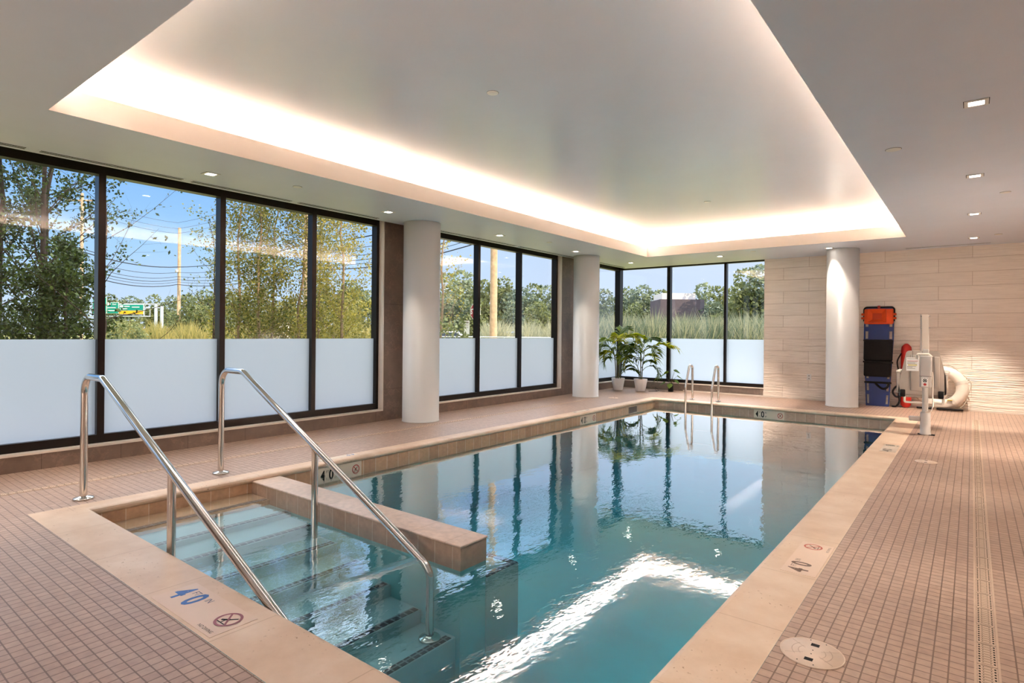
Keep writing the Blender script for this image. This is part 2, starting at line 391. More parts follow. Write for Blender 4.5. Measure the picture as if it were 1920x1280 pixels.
# pool: shell, waterline tile, steps, partition
WZ = -.128
FZ = -.92
pool = thing('pool_basin', (0,0,0), None, None, kind='structure')
m = MB(); pr = (PX0,PX1,PY0,PY1); rwall(m, pr, -.24, FZ); m.quad((PX0,PY0,FZ),(PX1,PY0,FZ),(PX1,PY1,FZ),(PX0,PY1,FZ)); m.build('pool_shell', M['plaster'], pool)
for nm, mt, q in (('waterline_tile','wltile_y',[(PX0,PY0),(PX0,PY1)]),('waterline_tile','wltile_y',[(PX1,PY0),(PX1,PY1)]),('waterline_tile','wltile_x',[(PX0,PY0),(PX1,PY0)]),('waterline_tile','wltile_x',[(PX0,PY1),(PX1,PY1)])):
    MB().quad((*q[0],-.24),(*q[1],-.24),(*q[1],-.02),(*q[0],-.02)).build(nm, M[mt], pool)
SX = [-4.56,-4.245,-3.93,-3.64,-3.345,-3.05,-2.755,-2.465]
SZ = [-.14,-.182,-.222,-.288,-.352,-.43,-.51,-.596]
SY0, SY1 = PY0, 2.60
for k, (x, z) in enumerate(zip(SX, SZ)):
    xp = PX0 if k == 0 else SX[k-1]-.002
    MB().bbox(xp-.02, x+.012, SY0, SY1 + (.04 if k > 6 else 0), FZ-.05, z, .008, 2).build('step', M['tread_dry' if k == 0 else 'steps'], pool)
    MB().box(x-.045, x+.004, SY0+.02, SY1-.02, z, z+.003).build('step_edge_strip', M['strip'], pool)
MB().box(PX0,-2.417,2.607,2.843,FZ,-.19).build('partition_wall', M['plaster'], pool)
m = MB(); m.box(PX0,-2.415,2.605,2.845,-.19,-.046); m.build('partition_tile_band', M['wltile_x'], pool)
MB().bbox(PX0,-2.408,2.598,2.852,-.05,-.036,.005).build('partition_top', M['parttop'], pool)
MB().bbox(PX0,-2.41,2.84,3.18,FZ,-.303,.008).build('underwater_bench', M['steps'], pool)
m = MB(); m.box(-2.462,-2.415,2.85,3.172,-.304,-.3); m.box(-4.8,-2.466,3.125,3.172,-.304,-.3); m.build('bench_edge_strip', M['strip'], pool)
# coping ring with rounded nosing
cp = MB(); prof = [(.035,-.056),(.012,-.052),(.002,-.04),(0,-.026),(.004,-.012),(.014,-.003),(.03,.002)]
for k in range(len(prof)-1):
    (a,za),(b,zb) = prof[k], prof[k+1]
    R_ = lambda o: (PX0-.0-o, PX1+o, PY0-o, PY1+o)
    P = lambda r, z: [(r[0]+.02,r[2],z),(r[1],r[2],z),(r[1],r[3]-.02,z),(r[0]+.02,r[3]-.02,z)]
    cp.add(P(R_(a),za)+P(R_(b),zb), [(0,1,5,4),(1,2,6,5),(2,3,7,6),(3,0,4,7)], True)
r = R_(.03); ring(cp, (r[0]+.02,r[1],r[2],r[3]-.02), (CX0,CX1,CY0,CY1), .002)
tag(cp.build('pool_coping', M['coping']), kind='structure')
wv = MB().box(PX0-.03,PX1+.03,PY0-.03,PY1+.03,FZ-.1,WZ)
tag(wv.build('pool_water', M['water']), 'clear turquoise pool water with light ripples', 'water', kind='stuff')

# ------------------------------------------------------------------ columns
for (x, y), lab in (((-6.125,5.755),'round white column beside the handrails, nearest on the window side'),
                    ((-6.045,10.12),'round white column beside the potted palms'),
                    ((-1.815,11.85),'round white column standing beside the blue rescue board')):
    c = MB().lathe([(0,0),(.262,0),(.262,.012),(.257,.014),(.257,ZC-.002),(0,ZC-.002)], (x,y,.0), 64).build('round_column', M['column'])
    tag(c, lab, 'column', 'round white columns')

# ------------------------------------------------------------------ ceiling fittings
def downlight(x, y, lab, grp, rz=0, watt=100):
    t = thing('recessed_downlight', (x,y,ZC), lab, 'ceiling light', grp)
    m = MB(); a, b, zt = .064, .042, -.006
    ring(m, (-b,b,-b,b), (-a,a,-a,a), zt); rwall(m, (-a,a,-a,a), zt, -.0005); rwall(m, (-b,b,-b,b), zt, -.0012)
    e = MB(); ring(e, (-a,a,-a,a), (-a-.004,a+.004,-a-.004,a+.004), -.0008); e.build('shadow_gap', M['slot'], t)
    m.build('trim_frame', M['white'], t)
    MB().quad((-b,-b,-.0012),(b,-b,-.0012),(b,b,-.0012),(-b,b,-.0012)).build('lens', M['lens'], t)
    L = bpy.data.lights.new('lamp', 'SPOT'); L.energy = watt; L.color = (1,.88,.74); L.spot_size = 1.12; L.spot_blend = .45; L.shadow_soft_size = .04
    o = bpy.data.objects.new('lamp', L); COL.objects.link(o); o.parent = t; o.location = (0,0,-.02)
rl = ['nearest','second','third','farthest']
for k, y in enumerate((4.89,7.10,9.30,11.55)): downlight(.012, y, watt=(90,100,170,380)[k], lab=f'{rl[k]} square recessed downlight over the right side deck', grp='downlights over the right deck')
downlight(.012, 2.68, 'square recessed downlight over the camera end of the right deck', 'downlights over the right deck')
downlight(.012, .45, 'square recessed downlight behind the camera on the right', 'downlights over the right deck')
nl = ['square downlight above the second and third window panes','square downlight in front of the first white column','square downlight above the second window group','square downlight in front of the second white column','square downlight in the corner above the palms']
for k, (x, y) in enumerate(((-5.89,2.715),(-5.885,4.94),(-5.86,7.16),(-5.835,9.377),(-5.80,11.55))): downlight(x, y, nl[k], 'downlights along the windows', watt=(70,30,70,30,60)[k])
downlight(-3.89, 11.55, 'square downlight above the end window and pool ladder', 'downlights along the far end', watt=300)
downlight(-1.975, 11.50, 'square downlight washing the column by the rescue board', 'downlights along the far end', watt=34)
downlight(-5.89, .45, 'square downlight near the first window pane, out of frame', 'downlights along the windows')

def disc(name, x, y, z, r, lab, cat, grp):
    t = thing(name, (x,y,z), lab, cat, grp)
    MB().lathe([(r,0),(r,-.003),(r*.93,-.006),(0,-.006)], (0,0,0), 28).build('cover_plate', M['white'], t)
    MB().lathe([(r*1.05,-.0004),(r*1.05,-.002),(r,-.002)], (0,0,0), 28).build('rim', M['slot'], t)
disc('smoke_detector', -.518, 5.716, ZC, .055, 'round white smoke detector on the right soffit', 'detector', None)
for x, y, z, lab in ((.267,8.09,ZC,'sprinkler cover plate on the right soffit near the frame edge'),(-5.654,3.51,ZC,'sprinkler cover plate on the soffit above the fourth window pane'),
                  (-5.62,8.19,ZC,'sprinkler cover plate on the soffit over the second window group'),(.299,11.35,ZC,'sprinkler cover plate at the far right of the soffit'),
                  (-3.17,11.2,ZC,'sprinkler cover plate above the pool ladder end of the soffit'),(-2.99,3.55,ZT,'nearer sprinkler cover plate on the raised tray ceiling'),(-2.98,8.3,ZT,'farther sprinkler cover plate on the raised tray ceiling')):
    disc('sprinkler_cover', x, y, z, .045, lab, 'sprinkler cover', 'sprinkler cover plates')

def diffuser(a, b, x, along, lab):
    t = thing('linear_air_diffuser', (0,0,0), lab, 'air vent', 'slot diffusers in the ceiling')
    if along == 'y':
        MB().box(x-.045,x+.045,a,b,ZC-.003,ZC-.0005).build('frame', M['ceiling'], t)
        for dx in (-.021,.021): MB().box(x+dx-.009,x+dx+.009,a+.02,b-.02,ZC-.0045,ZC-.003).build('slot', M['slot'], t)
    else:
        MB().box(a,b,x-.03,x+.03,ZC-.003,ZC-.0005).build('frame', M['ceiling'], t)
        MB().box(a+.02,b-.02,x-.007,x+.007,ZC-.0045,ZC-.003).build('slot', M['slot'], t)
for a, b, w_ in ((.2,1.40,'leftmost pane'),(1.46,2.66,'second pane of the near window'),(2.71,3.87,'third pane of the near window'),(3.93,5.16,'fourth pane of the near window'),
             (6.2,8.2,'near half of the middle window'),(8.26,10.26,'far half of the middle window'),(11.1,12.3,'corner pane behind the palms')):
    diffuser(a, b, -6.335, 'y', f'black double slot air diffuser above the {w_}')
diffuser(-.94, .246, 12.28, 'x', 'single slot air diffuser above the stone end wall')

# ------------------------------------------------------------------ pool rails
def rail(name, pts, rad, posts, flanges, lab, r=.0245):
    t = thing(name, pts[0], lab, 'handrail', 'stainless pool handrails')
    o = Vector(pts[0])
    MB().tube([p-o for p in fillet(pts, rad)], r, 20).build('rail_tube', M['steel'], t)
    for a, b in posts: MB().tube([Vector(a)-o, Vector(b)-o], r*.95, 18).build('post', M['steel'], t)
    for f in flanges:
        MB().lathe([(r,.022),(r+.004,.02),(.062,.011),(.067,.006),(.067,0),(0,0)], Vector(f)-o, 28).build('flange', M['steel'], t)
yr = 1.475
rail('stair_handrail', [(-5.145,yr,.0),(-5.145,yr,.905),(-4.775,yr,.905),(-2.50,yr,-.06),(-2.36,yr,-.12),(-2.36,yr,-.62)], [.13,.09,.2,.06],
     [((-3.645,yr,.42),(-3.645,yr,-.30))], [(-5.145,yr,.002)], 'stainless pool handrail nearest the camera, beside the front coping')
yr = 2.49
rail('stair_handrail', [(-5.165,yr,.0),(-5.165,yr,.905),(-4.80,yr,.905),(-2.60,yr,-.15),(-2.555,yr,-.21),(-2.555,yr,-.596)], [.13,.09,.12,.06],
     [((-3.755,yr,.39),(-3.755,yr,-.25))], [(-5.165,yr,.002),(-2.555,yr,-.59)], 'stainless pool handrail beside the tiled partition wall, farther of two')
def grab(x, lab):
    t = thing('pool_ladder_rail', (x,10.9,0), lab, 'ladder rail', 'pool ladder rails')
    y0, y1 = 10.68-10.9, 0.02
    pts = [(-.04,y0,-.85),(-.04,y0,.33),(.02,-.02,.66),(.07,y1+.05,.66),(.08,y1+.06,0.)]
    pts = [(0,y0,-.85),(0,y0,.27),(0,-.04,.665),(0,y1+.09,.665),(0,y1+.11,.0)]
    MB().tube(fillet(pts, [.10,.06,.07]), .021, 16).build('rail_tube', M['steel'], t)
    MB().lathe([(.019,.02),(.05,.008),(.05,0),(0,0)], (0,y1+.11,.002), 24).build('flange', M['steel'], t)
    return t
grab(-4.215, 'left bent stainless rail of the far pool ladder')
grab(-3.72, 'right bent stainless rail of the far pool ladder')
for k, z in enumerate((-.25,-.5,-.75)):
    tag(MB().bbox(-4.20,-3.735,10.63,10.70,z-.02,z,.006).build('ladder_tread', M['steel']), f'{["upper","middle","lower"][k]} submerged tread of the far pool ladder', 'ladder tread', 'ladder treads under water')

# ------------------------------------------------------------------ lettering
_dg = None
def text_mesh(s, size, sx=1., off=0.):
    cu = bpy.data.curves.new('t', 'FONT'); cu.body = s; cu.size = size; cu.offset = off; cu.resolution_u = 3; cu.align_x = 'LEFT'
    ob = bpy.data.objects.new('t', cu); COL.objects.link(ob)
    dg = bpy.context.evaluated_depsgraph_get(); dg.update()
    me = bpy.data.meshes.new_from_object(ob.evaluated_get(dg))
    bpy.data.objects.remove(ob); bpy.data.curves.remove(cu)
    vs = [(v.co.x*sx, v.co.y, 0) for v in me.vertices]; fs = [tuple(p.vertices) for p in me.polygons]
    bpy.data.meshes.remove(me)
    x0 = min(v[0] for v in vs); y0 = min(v[1] for v in vs)
    return [(a-x0, b-y0, 0) for a, b, c in vs], fs
_tc = {}
def text(name, s, size, at, mat, parent, sx=1., off=0., z=.0018, maxw=None):
    k = (s,size,sx,off)
    if k not in _tc: _tc[k] = text_mesh(*k)
    vs, fs = _tc[k]
    return raw(name, [(a+at[0], b+at[1], z) for a, b, c in vs], fs, mat, parent)
def annulus(r0, r1, c, n=36, z=.0018, sx=1):
    m = MB(); m.add([(c[0]+r*math.cos(2*PI*j/n)*sx, c[1]+r*math.sin(2*PI*j/n), z) for r in (r0,r1) for j in range(n)],
                    [(j,(j+1)%n,n+(j+1)%n,n+j) for j in range(n)]); return m
def bar(m, a, b, w, z):
    a, b = Vector((*a,z)), Vector((*b,z)); d = (b-a).normalized(); n = Vector((-d.y,d.x,0))*w/2
    return m.quad(a+n, a-n, b-n, b+n)

def marker(mat3, loc, W, H, tile, ink, ink2, ring_m, fig_m, lab, diving=True, small=False, th=.0015):
    """depth marker in its own plane: x right, y up, z out"""
    t = thing('depth_marker', loc, lab, 'depth marker', 'pool depth marker tiles')
    t.rotation_euler = mat3.to_euler()
    MB().box(-W/2,W/2,-H/2,H/2,-.0005 if th < .002 else -.004,th).build('tile', M[tile], t); z = th+.0006
    h = H*.58 if diving else H*.62; x = -W/2+W*.05; y = -h/2+(H*.06 if diving else 0)
    text('numeral_four', '4', h*1.38, (x,y), M[ink], t, .80 if not small else .85, h*.034, z); x += h*.66
    text('feet_lettering', 'FT', h*.40, (x+h*.02,y+h*.68), M[ink2], t, .85, 0, z); x += h*.30
    text('numeral_zero', '0', h*1.38, (x+h*.06,y), M[ink], t, .80, h*.04, z); x += h*.72
    text('inch_lettering', 'IN', h*.40, (x+h*.02,y+h*.68), M[ink2], t, .85, 0, z)
    r = H*.29; c = (W/2-r-W*.05, H*.09 if diving else 0)
    annulus(r*.80, r, c, 36, z+.0006).build('ring', M[ring_m], t)
    m = MB(); bar(m, (c[0]-r*.58,c[1]+r*.58), (c[0]+r*.58,c[1]-r*.58), r*.16, z+.0006); m.build('slash', M[ring_m], t)
    m = MB(); bar(m, (c[0]-r*.45,c[1]-r*.3), (c[0]+r*.1,c[1]+r*.1), r*.2, z); bar(m, (c[0]+r*.1,c[1]+r*.1), (c[0]+r*.5,c[1]+r*.5), r*.13, z); bar(m, (c[0]-r*.15,c[1]-r*.02), (c[0]-r*.1,c[1]-r*.5), r*.11, z); bar(m, (c[0]-.7*r,c[1]-r*.55), (c[0]+.5*r,c[1]-r*.55), r*.08, z)
    m.build('diver_figure', M[fig_m], t)
    if diving: text('no_diving_lettering', 'NO DIVING', H*.115, (c[0]-r*.98,-H/2+H*.075), M[fig_m], t, .95, 0, z)
    return t
def basis(right, up):
    r, u = Vector(right), Vector(up); return Matrix((r, u, r.cross(u))).transposed()
F1 = basis((1,0,0),(0,1,0)); F2 = basis((0,1,0),(-1,0,0)); F3 = basis((0,-1,0),(1,0,0))
marker(F1, (-2.715,1.232,.0022), .58, .205, 'marker_tile','blue','navy','maroon','black', 'deck depth marker reading 4 FT 0 IN in blue on the front coping')
marker(F2, (-.712,3.63,.0022), .55, .17, 'marker_tile','brownink','brownink','rust','brownink', 'brown lettered depth marker on the near right coping')
marker(F2, (-.712,7.76,.0022), .52, .15, 'marker_white','black','black','black','black', 'depth marker on the far right coping near the pool lift')
marker(F3, (-4.935,3.50,.0022), .5, .085, 'marker_white','blue','navy','maroon','black', 'thin deck depth marker on the left coping behind the handrail', diving=False)
marker(F3, (-4.935,8.15,.0022), .5, .085, 'marker_white','black','black','black','black', 'thin deck depth marker on the left coping near the second column', diving=False)
V1 = basis((0,1,0),(0,0,1)); V2 = basis((1,0,0),(0,0,1))
marker(V1, (PX0+.001,3.50,-.125), .50, .15, 'marker_white','black','black','red','black', 'waterline depth marker half under water behind the handrail', diving=False)
marker(V1, (PX0+.001,8.21,-.125), .50, .15, 'marker_white','black','black','red','black', 'waterline depth marker on the left pool wall by the skimmer', diving=False)
m_ = marker(V2, (-2.75,PY1-.001,-.125), .50, .15, 'marker_white','black','black','red','black', 'waterline depth marker on the far pool wall', diving=False)
m_.rotation_euler = basis((1,0,0),(0,0,1)).to_euler()

t = thing('skimmer_opening', (PX0,9.79,-.14), 'dark skimmer mouth in the left waterline tile', 'skimmer')
MB().box(-.001,.003,-.17,.17,-.075,.075).build('frame', M['marker_white'], t)
MB().box(.003,.0045,-.16,.16,-.068,.068).build('flap', plain('skimmer_flap', hexc(92,70,54), .4), t)

def lid(x, y, r, lab, rz=.0):
    t = thing('skimmer_hatch', (x,y,.001), lab, 'deck lid', 'round skimmer lids', rz)
    MB().lathe([(r,0),(r,.004),(r*.975,.005),(r*.965,.003),(r*.955,.003)], (0,0,0), 56).build('rim', M['lid'], t)
    MB().lathe([(r*.953,.001),(r*.953,.0045),(0,.0045)], (0,0,0), 56).build('cover', M['lid'], t)
    for s in (-1,1): MB().box(-r*.13,r*.13,s*r*.55-r*.10,s*r*.55+r*.10,.0035,.0052).build('finger_slot', M['black'], t)
    rm = bpy.data.materials.get('lid_shadow_rib') or plain('lid_shadow_rib', hexc(196,168,146), .5)
    for s in (-1,1):
        for rr in (.42,.62):
            a0 = PI*(.5+s*.5); m = MB(); ps = [(r*(rr+d)*math.cos(a0-.75+k*.125), r*(rr+d)*math.sin(a0-.75+k*.125), .0049) for d in (-.011,.011) for k in range(13)]
            m.add(ps, [(k,k+1,13+k+1,13+k) for k in range(12)]); m.build('raised_rib', rm, t)
        for q in (.6,2.5):
            m = MB(); bar(m, (s*math.cos(q)*r*.3, math.sin(q)*r*.3*s), (s*math.cos(q)*r*.9, s*math.sin(q)*r*.9), r*.02, .0049); m.build('raised_rib', rm, t)
    for x_, y_ in ((0,.14),(0,-.14),(-.2,.85),(.2,-.85),(.3,.82),(-.3,-.8)): MB().lathe([(r*.022,.0045),(r*.022,.0053),(0,.0053)], (x_*r,y_*r,0), 8).build('screw_hole', M['black'], t)
lid(-.487, 2.556, .115, 'round cream skimmer lid with two dark finger slots, nearest')
lid(-.353, 7.16, .095, 'round cream skimmer lid farther along the right deck')
lid(-5.48, 10.22, .095, 'round pale deck lid on the far left deck by the second column')

def drain(x0, x1, y0, y1, step, lab):
    t = thing('deck_drain', (0,0,0), lab, 'floor drain', 'slotted deck drains')
    c1 = plain('drain_cream', hexc(206,178,154), .5); w = x1-x0
    m = MB(); m.box(x0-.010,x0-.002,y0,y1,-.001,.0035); m.box(x1+.002,x1+.010,y0,y1,-.001,.0035); m.build('channel_edge', c1, t)
    MB().box(x0,x1,y0,y1,-.001,.003).build('grate', c1, t)
    m = MB(); y = y0+step
    k = 0
    while y < y1:
        if k % 9 == 8: m.box(x0,x1,y,y+.002,.003,.0034)
        else:
            h = step*.42
            m.box(x0+w*.06,x0+w*.16,y,y+h,.003,.0034); m.box(x1-w*.16,x1-w*.06,y,y+h,.003,.0034)
            m.box(x0+w*.27,x0+w*.33,y+h*.4,y+h*.8,.003,.0034); m.box(x1-w*.33,x1-w*.27,y+h*.4,y+h*.8,.003,.0034)
        y += step; k += 1
    m.build('grate_slots', M['slot'], t)
    m = MB(); y = y0+step
    while y < y1: m.box(x0+w*.22,x1-w*.22,y+step*.55,y+step*.62,.003,.0033); m.box(x0+w*.22,x1-w*.22,y+step*.75,y+step*.82,.003,.0033); y += step
    m.build('grate_ribs', plain('drain_rib', hexc(150,122,100), .5), t)
drain(.025, .084, .3, 11.25, .022, 'long cream slotted drain running down the right deck')
drain(-5.745, -5.70, -1.0, 9.6, .05, 'thin slotted drain running along the window side deck')

# wall outlet
t = thing('wall_outlet', (-2.485,YE,.44), 'small white outlet plate on the stone wall left of the column', 'outlet')
MB().bbox(-.04,.04,-.008,0,-.06,.06,.004).build('cover_plate', M['white'], t)
for dz in (-.025,.025): MB().box(-.014,.014,-.0095,-.008,dz-.014,dz+.014).build('socket', plain('socket_grey', hexc(176,172,166), .5), t)

# ------------------------------------------------------------------ plants by the end window
def leafmat(name, lo, hi, tr=.35, rough=.5):
    t = NT(name); g = t.n('ShaderNodeNewGeometry'); oi = t.n('ShaderNodeObjectInfo')
    f = t.math('ADD', t.math('MULTIPLY', g.outputs['Random Per Island'], .6), t.math('MULTIPLY', t.noise(t.world(), .8, 3), .4))
    f = t.math('ADD', f, t.math('MULTIPLY', t.math('SUBTRACT', oi.outputs['Random'], .5), .35))
    c = t.ramp(f, [(.15,lo),(.85,hi)])
    d = t.n('ShaderNodeBsdfPrincipled', i_Roughness=rough); d.inputs['Specular IOR Level'].default_value = .25; t.l(c, d.inputs['Base Color'])
    s = t.n('ShaderNodeBsdfTranslucent'); t.l(c, s.inputs['Color'])
    m = t.n('ShaderNodeMixShader', i_0=tr); t.l(d.outputs[0], m.inputs[1]); t.l(s.outputs[0], m.inputs[2]); t.surf(m.outputs[0]); return t.m
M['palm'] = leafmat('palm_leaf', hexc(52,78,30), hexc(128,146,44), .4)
M['palm_lit'] = leafmat('palm_leaf_lit_yellow', hexc(126,140,28), hexc(196,190,40), .55)  # brighter copy of the palm leaf, light on these fronds put into the colour
M['cane'] = plain('palm_cane', hexc(98,88,44), .5)
M['pot'] = plain('white_pot', hexc(246,244,244), .4, 0, .5, .01)
M['soil'] = plain('potting_soil', hexc(48,36,28), .9, 0, .1, .3, 60)
M['broad'] = leafmat('broad_leaf', hexc(40,74,26), hexc(120,142,34), .3)

def frond(rng, base, az, elev0, length, droop, nl=15, lw=.016, ll=.22, yaw=0):
    """feather palm frond: rachis tube + leaflets"""
    pts = []; p = Vector(base); e = elev0
    n = 14; d_az = Vector((math.cos(az), math.sin(az), 0))
    for i in range(n+1):
        pts.append(p.copy()); p = p + (d_az*math.cos(e) + Vector((0,0,math.sin(e))))*(length/n); e -= droop/n*(1+i/n)
    mb = MB(); mb.tube(pts, [.006*(1-.8*i/n)+.0012 for i in range(n+1)], 5)
    side = Vector((-math.sin(az), math.cos(az), 0))
    for k in range(nl):
        f = .30 + .70*k/(nl-1); q = f*n; i = min(int(q), n-1); o = pts[i].lerp(pts[i+1], q-i); tn = (pts[i+1]-pts[i]).normalized()
        L = ll*(.55+.9*math.sin(PI*min(1,(f-.2)*1.05)))*rng.uniform(.85,1.1)
        for s in (-1,1):
            d = (side*s*rng.uniform(.75,1.) + tn*rng.uniform(.55,.9) + Vector((0,0,rng.uniform(-.1,.35)))).normalized()
            w = tn.cross(d).cross(d).normalized()*lw*rng.uniform(.8,1.1); mid = o+d*L*.5; tip = o+d*L+Vector((0,0,-L*.22))
            mb.add([o-w*.2, mid-w*.5+Vector((0,0,.012)), tip, mid+w*.5+Vector((0,0,.012)), o+w*.2], [(0,1,2,3,4)])
    return mb
def pot(t, r0, r1, h):
    MB().lathe([(0,0),(r0,0),(r0+.004,.006),(r1,h-.004),(r1-.003,h),(r1-.012,h),(r1-.016,h-.03),(0,h-.03)], (0,0,0), 40).build('pot', M['pot'], t)
    MB().lathe([(r1-.017,h-.028),(r1*.5,h-.02),(0,h-.018)], (0,0,0), 24).build('soil', M['soil'], t)
def palm(x, y, lab, seed, stems, fronds):
    rng = random.Random(seed); t = thing('potted_palm', (x,y,.001), lab, 'potted plant', 'potted palms by the end window'); pot(t, .098, .148, .265)
    for (sx, sy, h, lx, ly) in stems:
        pts = [Vector((sx+lx*f*f, sy+ly*f*f, .235+h*f)) for f in (0,.25,.5,.75,1)]
        MB().tube(pts, [.012,.011,.010,.009,.007], 8).build('stem', M['cane'], t)
    extra = [((rng.uniform(-.05,.05), rng.uniform(-.04,.04), rng.uniform(.62,.92)), rng.uniform(-1.4,4.6), rng.uniform(.85,1.25), rng.uniform(.4,.6), rng.uniform(1.2,2.), rng.random() < .2, .17) for _ in range(5)]
    for (b, az, el, ln, dr, lit, ll) in fronds + extra:
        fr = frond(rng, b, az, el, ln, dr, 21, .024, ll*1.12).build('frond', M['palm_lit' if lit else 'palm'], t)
    return t
D = math.radians
palm(-6.20, 11.78, 'tall palm in a white pot in the window corner, left of the pair', 5,
     [(-.03,.01,.62,-.02,0),(.02,-.02,.72,.02,.01),(.045,.02,.55,.06,.02),(0,.03,.8,.0,.02),(-.045,-.02,.7,-.06,-.02)],
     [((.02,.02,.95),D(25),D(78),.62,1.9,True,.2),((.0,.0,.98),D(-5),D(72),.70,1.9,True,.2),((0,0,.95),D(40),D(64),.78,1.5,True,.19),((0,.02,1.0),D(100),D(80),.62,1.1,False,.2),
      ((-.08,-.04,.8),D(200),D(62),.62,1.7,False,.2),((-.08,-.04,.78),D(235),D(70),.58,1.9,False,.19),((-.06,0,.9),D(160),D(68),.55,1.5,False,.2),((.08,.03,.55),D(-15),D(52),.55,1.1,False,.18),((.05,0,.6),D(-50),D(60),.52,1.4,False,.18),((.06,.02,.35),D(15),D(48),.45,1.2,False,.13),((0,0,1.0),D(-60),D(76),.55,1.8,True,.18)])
palm(-5.715, 11.90, 'palm in a white pot standing right of the corner palm', 9,
     [(0,0,.72,.01,0),(.025,.01,.62,.05,.01),(-.03,.0,.34,-.06,0),(.01,-.02,.66,.0,-.02)],
     [((.04,.01,.86),D(12),D(38),.80,.95,True,.2),((.05,.0,.85),D(-20),D(55),.52,1.7,False,.18),((.05,0,.82),D(25),D(60),.50,1.9,False,.18),((0,0,.9),D(150),D(66),.5,1.5,False,.17),((0,-.02,.86),D(-80),D(62),.45,1.7,False,.17),
      ((-.06,0,.5),D(185),D(60),.55,2.1,False,.13),((-.05,0,.4),D(205),D(66),.34,1.4,False,.12),((.05,0,.45),D(0),D(50),.62,2.3,False,.13),((.02,0,.5),D(60),D(68),.35,1.3,False,.12),((.02,.02,.9),D(75),D(70),.5,1.2,False,.18)])
t = thing('potted_foliage_plant', (-5.165,12.24,.001), 'small broad leaved plant in a black vase by the window mullion', 'potted plant')
MB().lathe([(0,0),(.052,0),(.056,.008),(.052,.12),(.040,.185),(.033,.185),(.03,.15),(0,.15)], (0,0,0), 32).build('vase', M['black'], t)
rng = random.Random(3)
for az, el, L, sz in ((D(190),.9,.26,.17),(D(150),1.1,.30,.15),(D(10),.9,.24,.15),(D(-30),.5,.2,.13),(D(-75),.1,.12,.16),(D(230),.3,.16,.14),(D(60),1.25,.32,.13),(D(-10),1.2,.34,.14)):
    d = Vector((math.cos(az)*math.cos(el), math.sin(az)*math.cos(el), math.sin(el))); b = Vector((0,0,.17)); tip = b+d*L
    m = MB(); m.tube([b, b+d*L*.5+Vector((0,0,.02)), tip], [.004,.003,.002], 5)
    m.build('stalk', M['cane'], t)
    h = Vector((math.cos(az),math.sin(az),-.75)).normalized(); s = h.cross(Vector((0,0,1))).normalized(); up = s.cross(h)
    out = [(-.05,0),(.0,.28),(.2,.38),(.5,.3),(.8,.12),(1.05,0),(.8,-.12),(.5,-.3),(.2,-.38),(0,-.28)]
    MB().add([tip+h*a*sz+s*c*sz-up*abs(c)*sz*.25 for a, c in out]+[tip, tip+h*sz*.5], [(0,1,2,10),(2,3,11,10),(3,4,5,11),(5,6,7,11),(7,8,10,11),(8,9,0,10)], True).build('leaf', M['broad'], t)
t = thing('looped_cord', (-5.42,12.0,.001), 'thin dark cord looped on the tiles beside the black vase', 'cord')
pts = [(.17,.15,.004),(.1,.12,.004),(0,.06,.015),(-.06,.15,.05),(-.1,.24,.06),(-.02,.2,.03),(.03,.08,.006),(0,-.05,.004),(-.08,-.1,.004),(-.13,-.05,.004),(-.06,.0,.006),(.02,.02,.012),(.05,.1,.008)]
def spline(pts, n=6):
    P = [Vector(p) for p in pts]; out = []
    for i in range(len(P)-1):
        p0, p1, p2, p3 = P[max(i-1,0)], P[i], P[i+1], P[min(i+2,len(P)-1)]
        for k in range(n):
            u = k/n; out.append(.5*((2*p1)+(p2-p0)*u+(2*p0-5*p1+4*p2-p3)*u*u+(3*p1-p0-3*p2+p3)*u**3))
    return out+[P[-1]]
MB().tube(spline(pts), .0035, 6).build('cable', M['black'], t)

# ------------------------------------------------------------------ rescue gear by the end wall
M['board'] = plain('blue_plastic_board', hexc(14,44,116), .4, 0, .5, .08, 6)
M['orange'] = plain('orange_foam', hexc(228,84,26), .5, 0, .4, .08, 8)
M['orange_in'] = plain('orange_foam_recess', hexc(206,66,20), .5, 0, .4, .08, 8)
M['nylon'] = plain('black_nylon', hexc(22,18,19), .75, 0, .3, .2, 30, .2)
t = thing('spine_board', (-1.325,12.30,.002), 'blue spinal rescue board leaning upright against the stone wall', 'rescue board')
t.rotation_euler = (-.085,0,0)
zb = [0,.04,.20,.27,.42,.49,.66,.74,.88,.96,1.10,1.20,1.34,1.42,1.56,1.70,1.77]
def hw(z): return .175+.055*min(1,z/1.2) if z < 1.6 else .23-(max(0,z-1.70)**2)*6
xs = [-1,-.90,-.70,.70,.90,1]
m = MB(); vs = []; nz = len(zb)
for y in (0,.045):
    for z in zb:
        for x in xs: vs.append((x*hw(z), y, z))
idx = lambda l,i,j: l*nz*6+i*6+j
hole = lambda i,j: j in (1,3) and i in (1,3,5,7,9,11,13)
fs = []
for i in range(nz-1):
    for j in range(5):
        if hole(i,j):
            fs += [(idx(0,i,j),idx(0,i,j+1),idx(1,i,j+1),idx(1,i,j)),(idx(0,i+1,j),idx(0,i+1,j+1),idx(1,i+1,j+1),idx(1,i+1,j)),(idx(0,i,j),idx(0,i+1,j),idx(1,i+1,j),idx(1,i,j)),(idx(0,i,j+1),idx(0,i+1,j+1),idx(1,i+1,j+1),idx(1,i,j+1))]
        else: fs += [(idx(0,i,j),idx(0,i,j+1),idx(0,i+1,j+1),idx(0,i+1,j)),(idx(1,i,j),idx(1,i+1,j),idx(1,i+1,j+1),idx(1,i,j+1))]
for i in range(nz-1):
    for j in (0,5): fs.append((idx(0,i,j),idx(0,i+1,j),idx(1,i+1,j),idx(1,i,j)))
for j in range(5):
    for i in (0,nz-1): fs.append((idx(0,i,j),idx(0,i,j+1),idx(1,i,j+1),idx(1,i,j)))
m.add(vs, fs); m.build('board', M['board'], t)
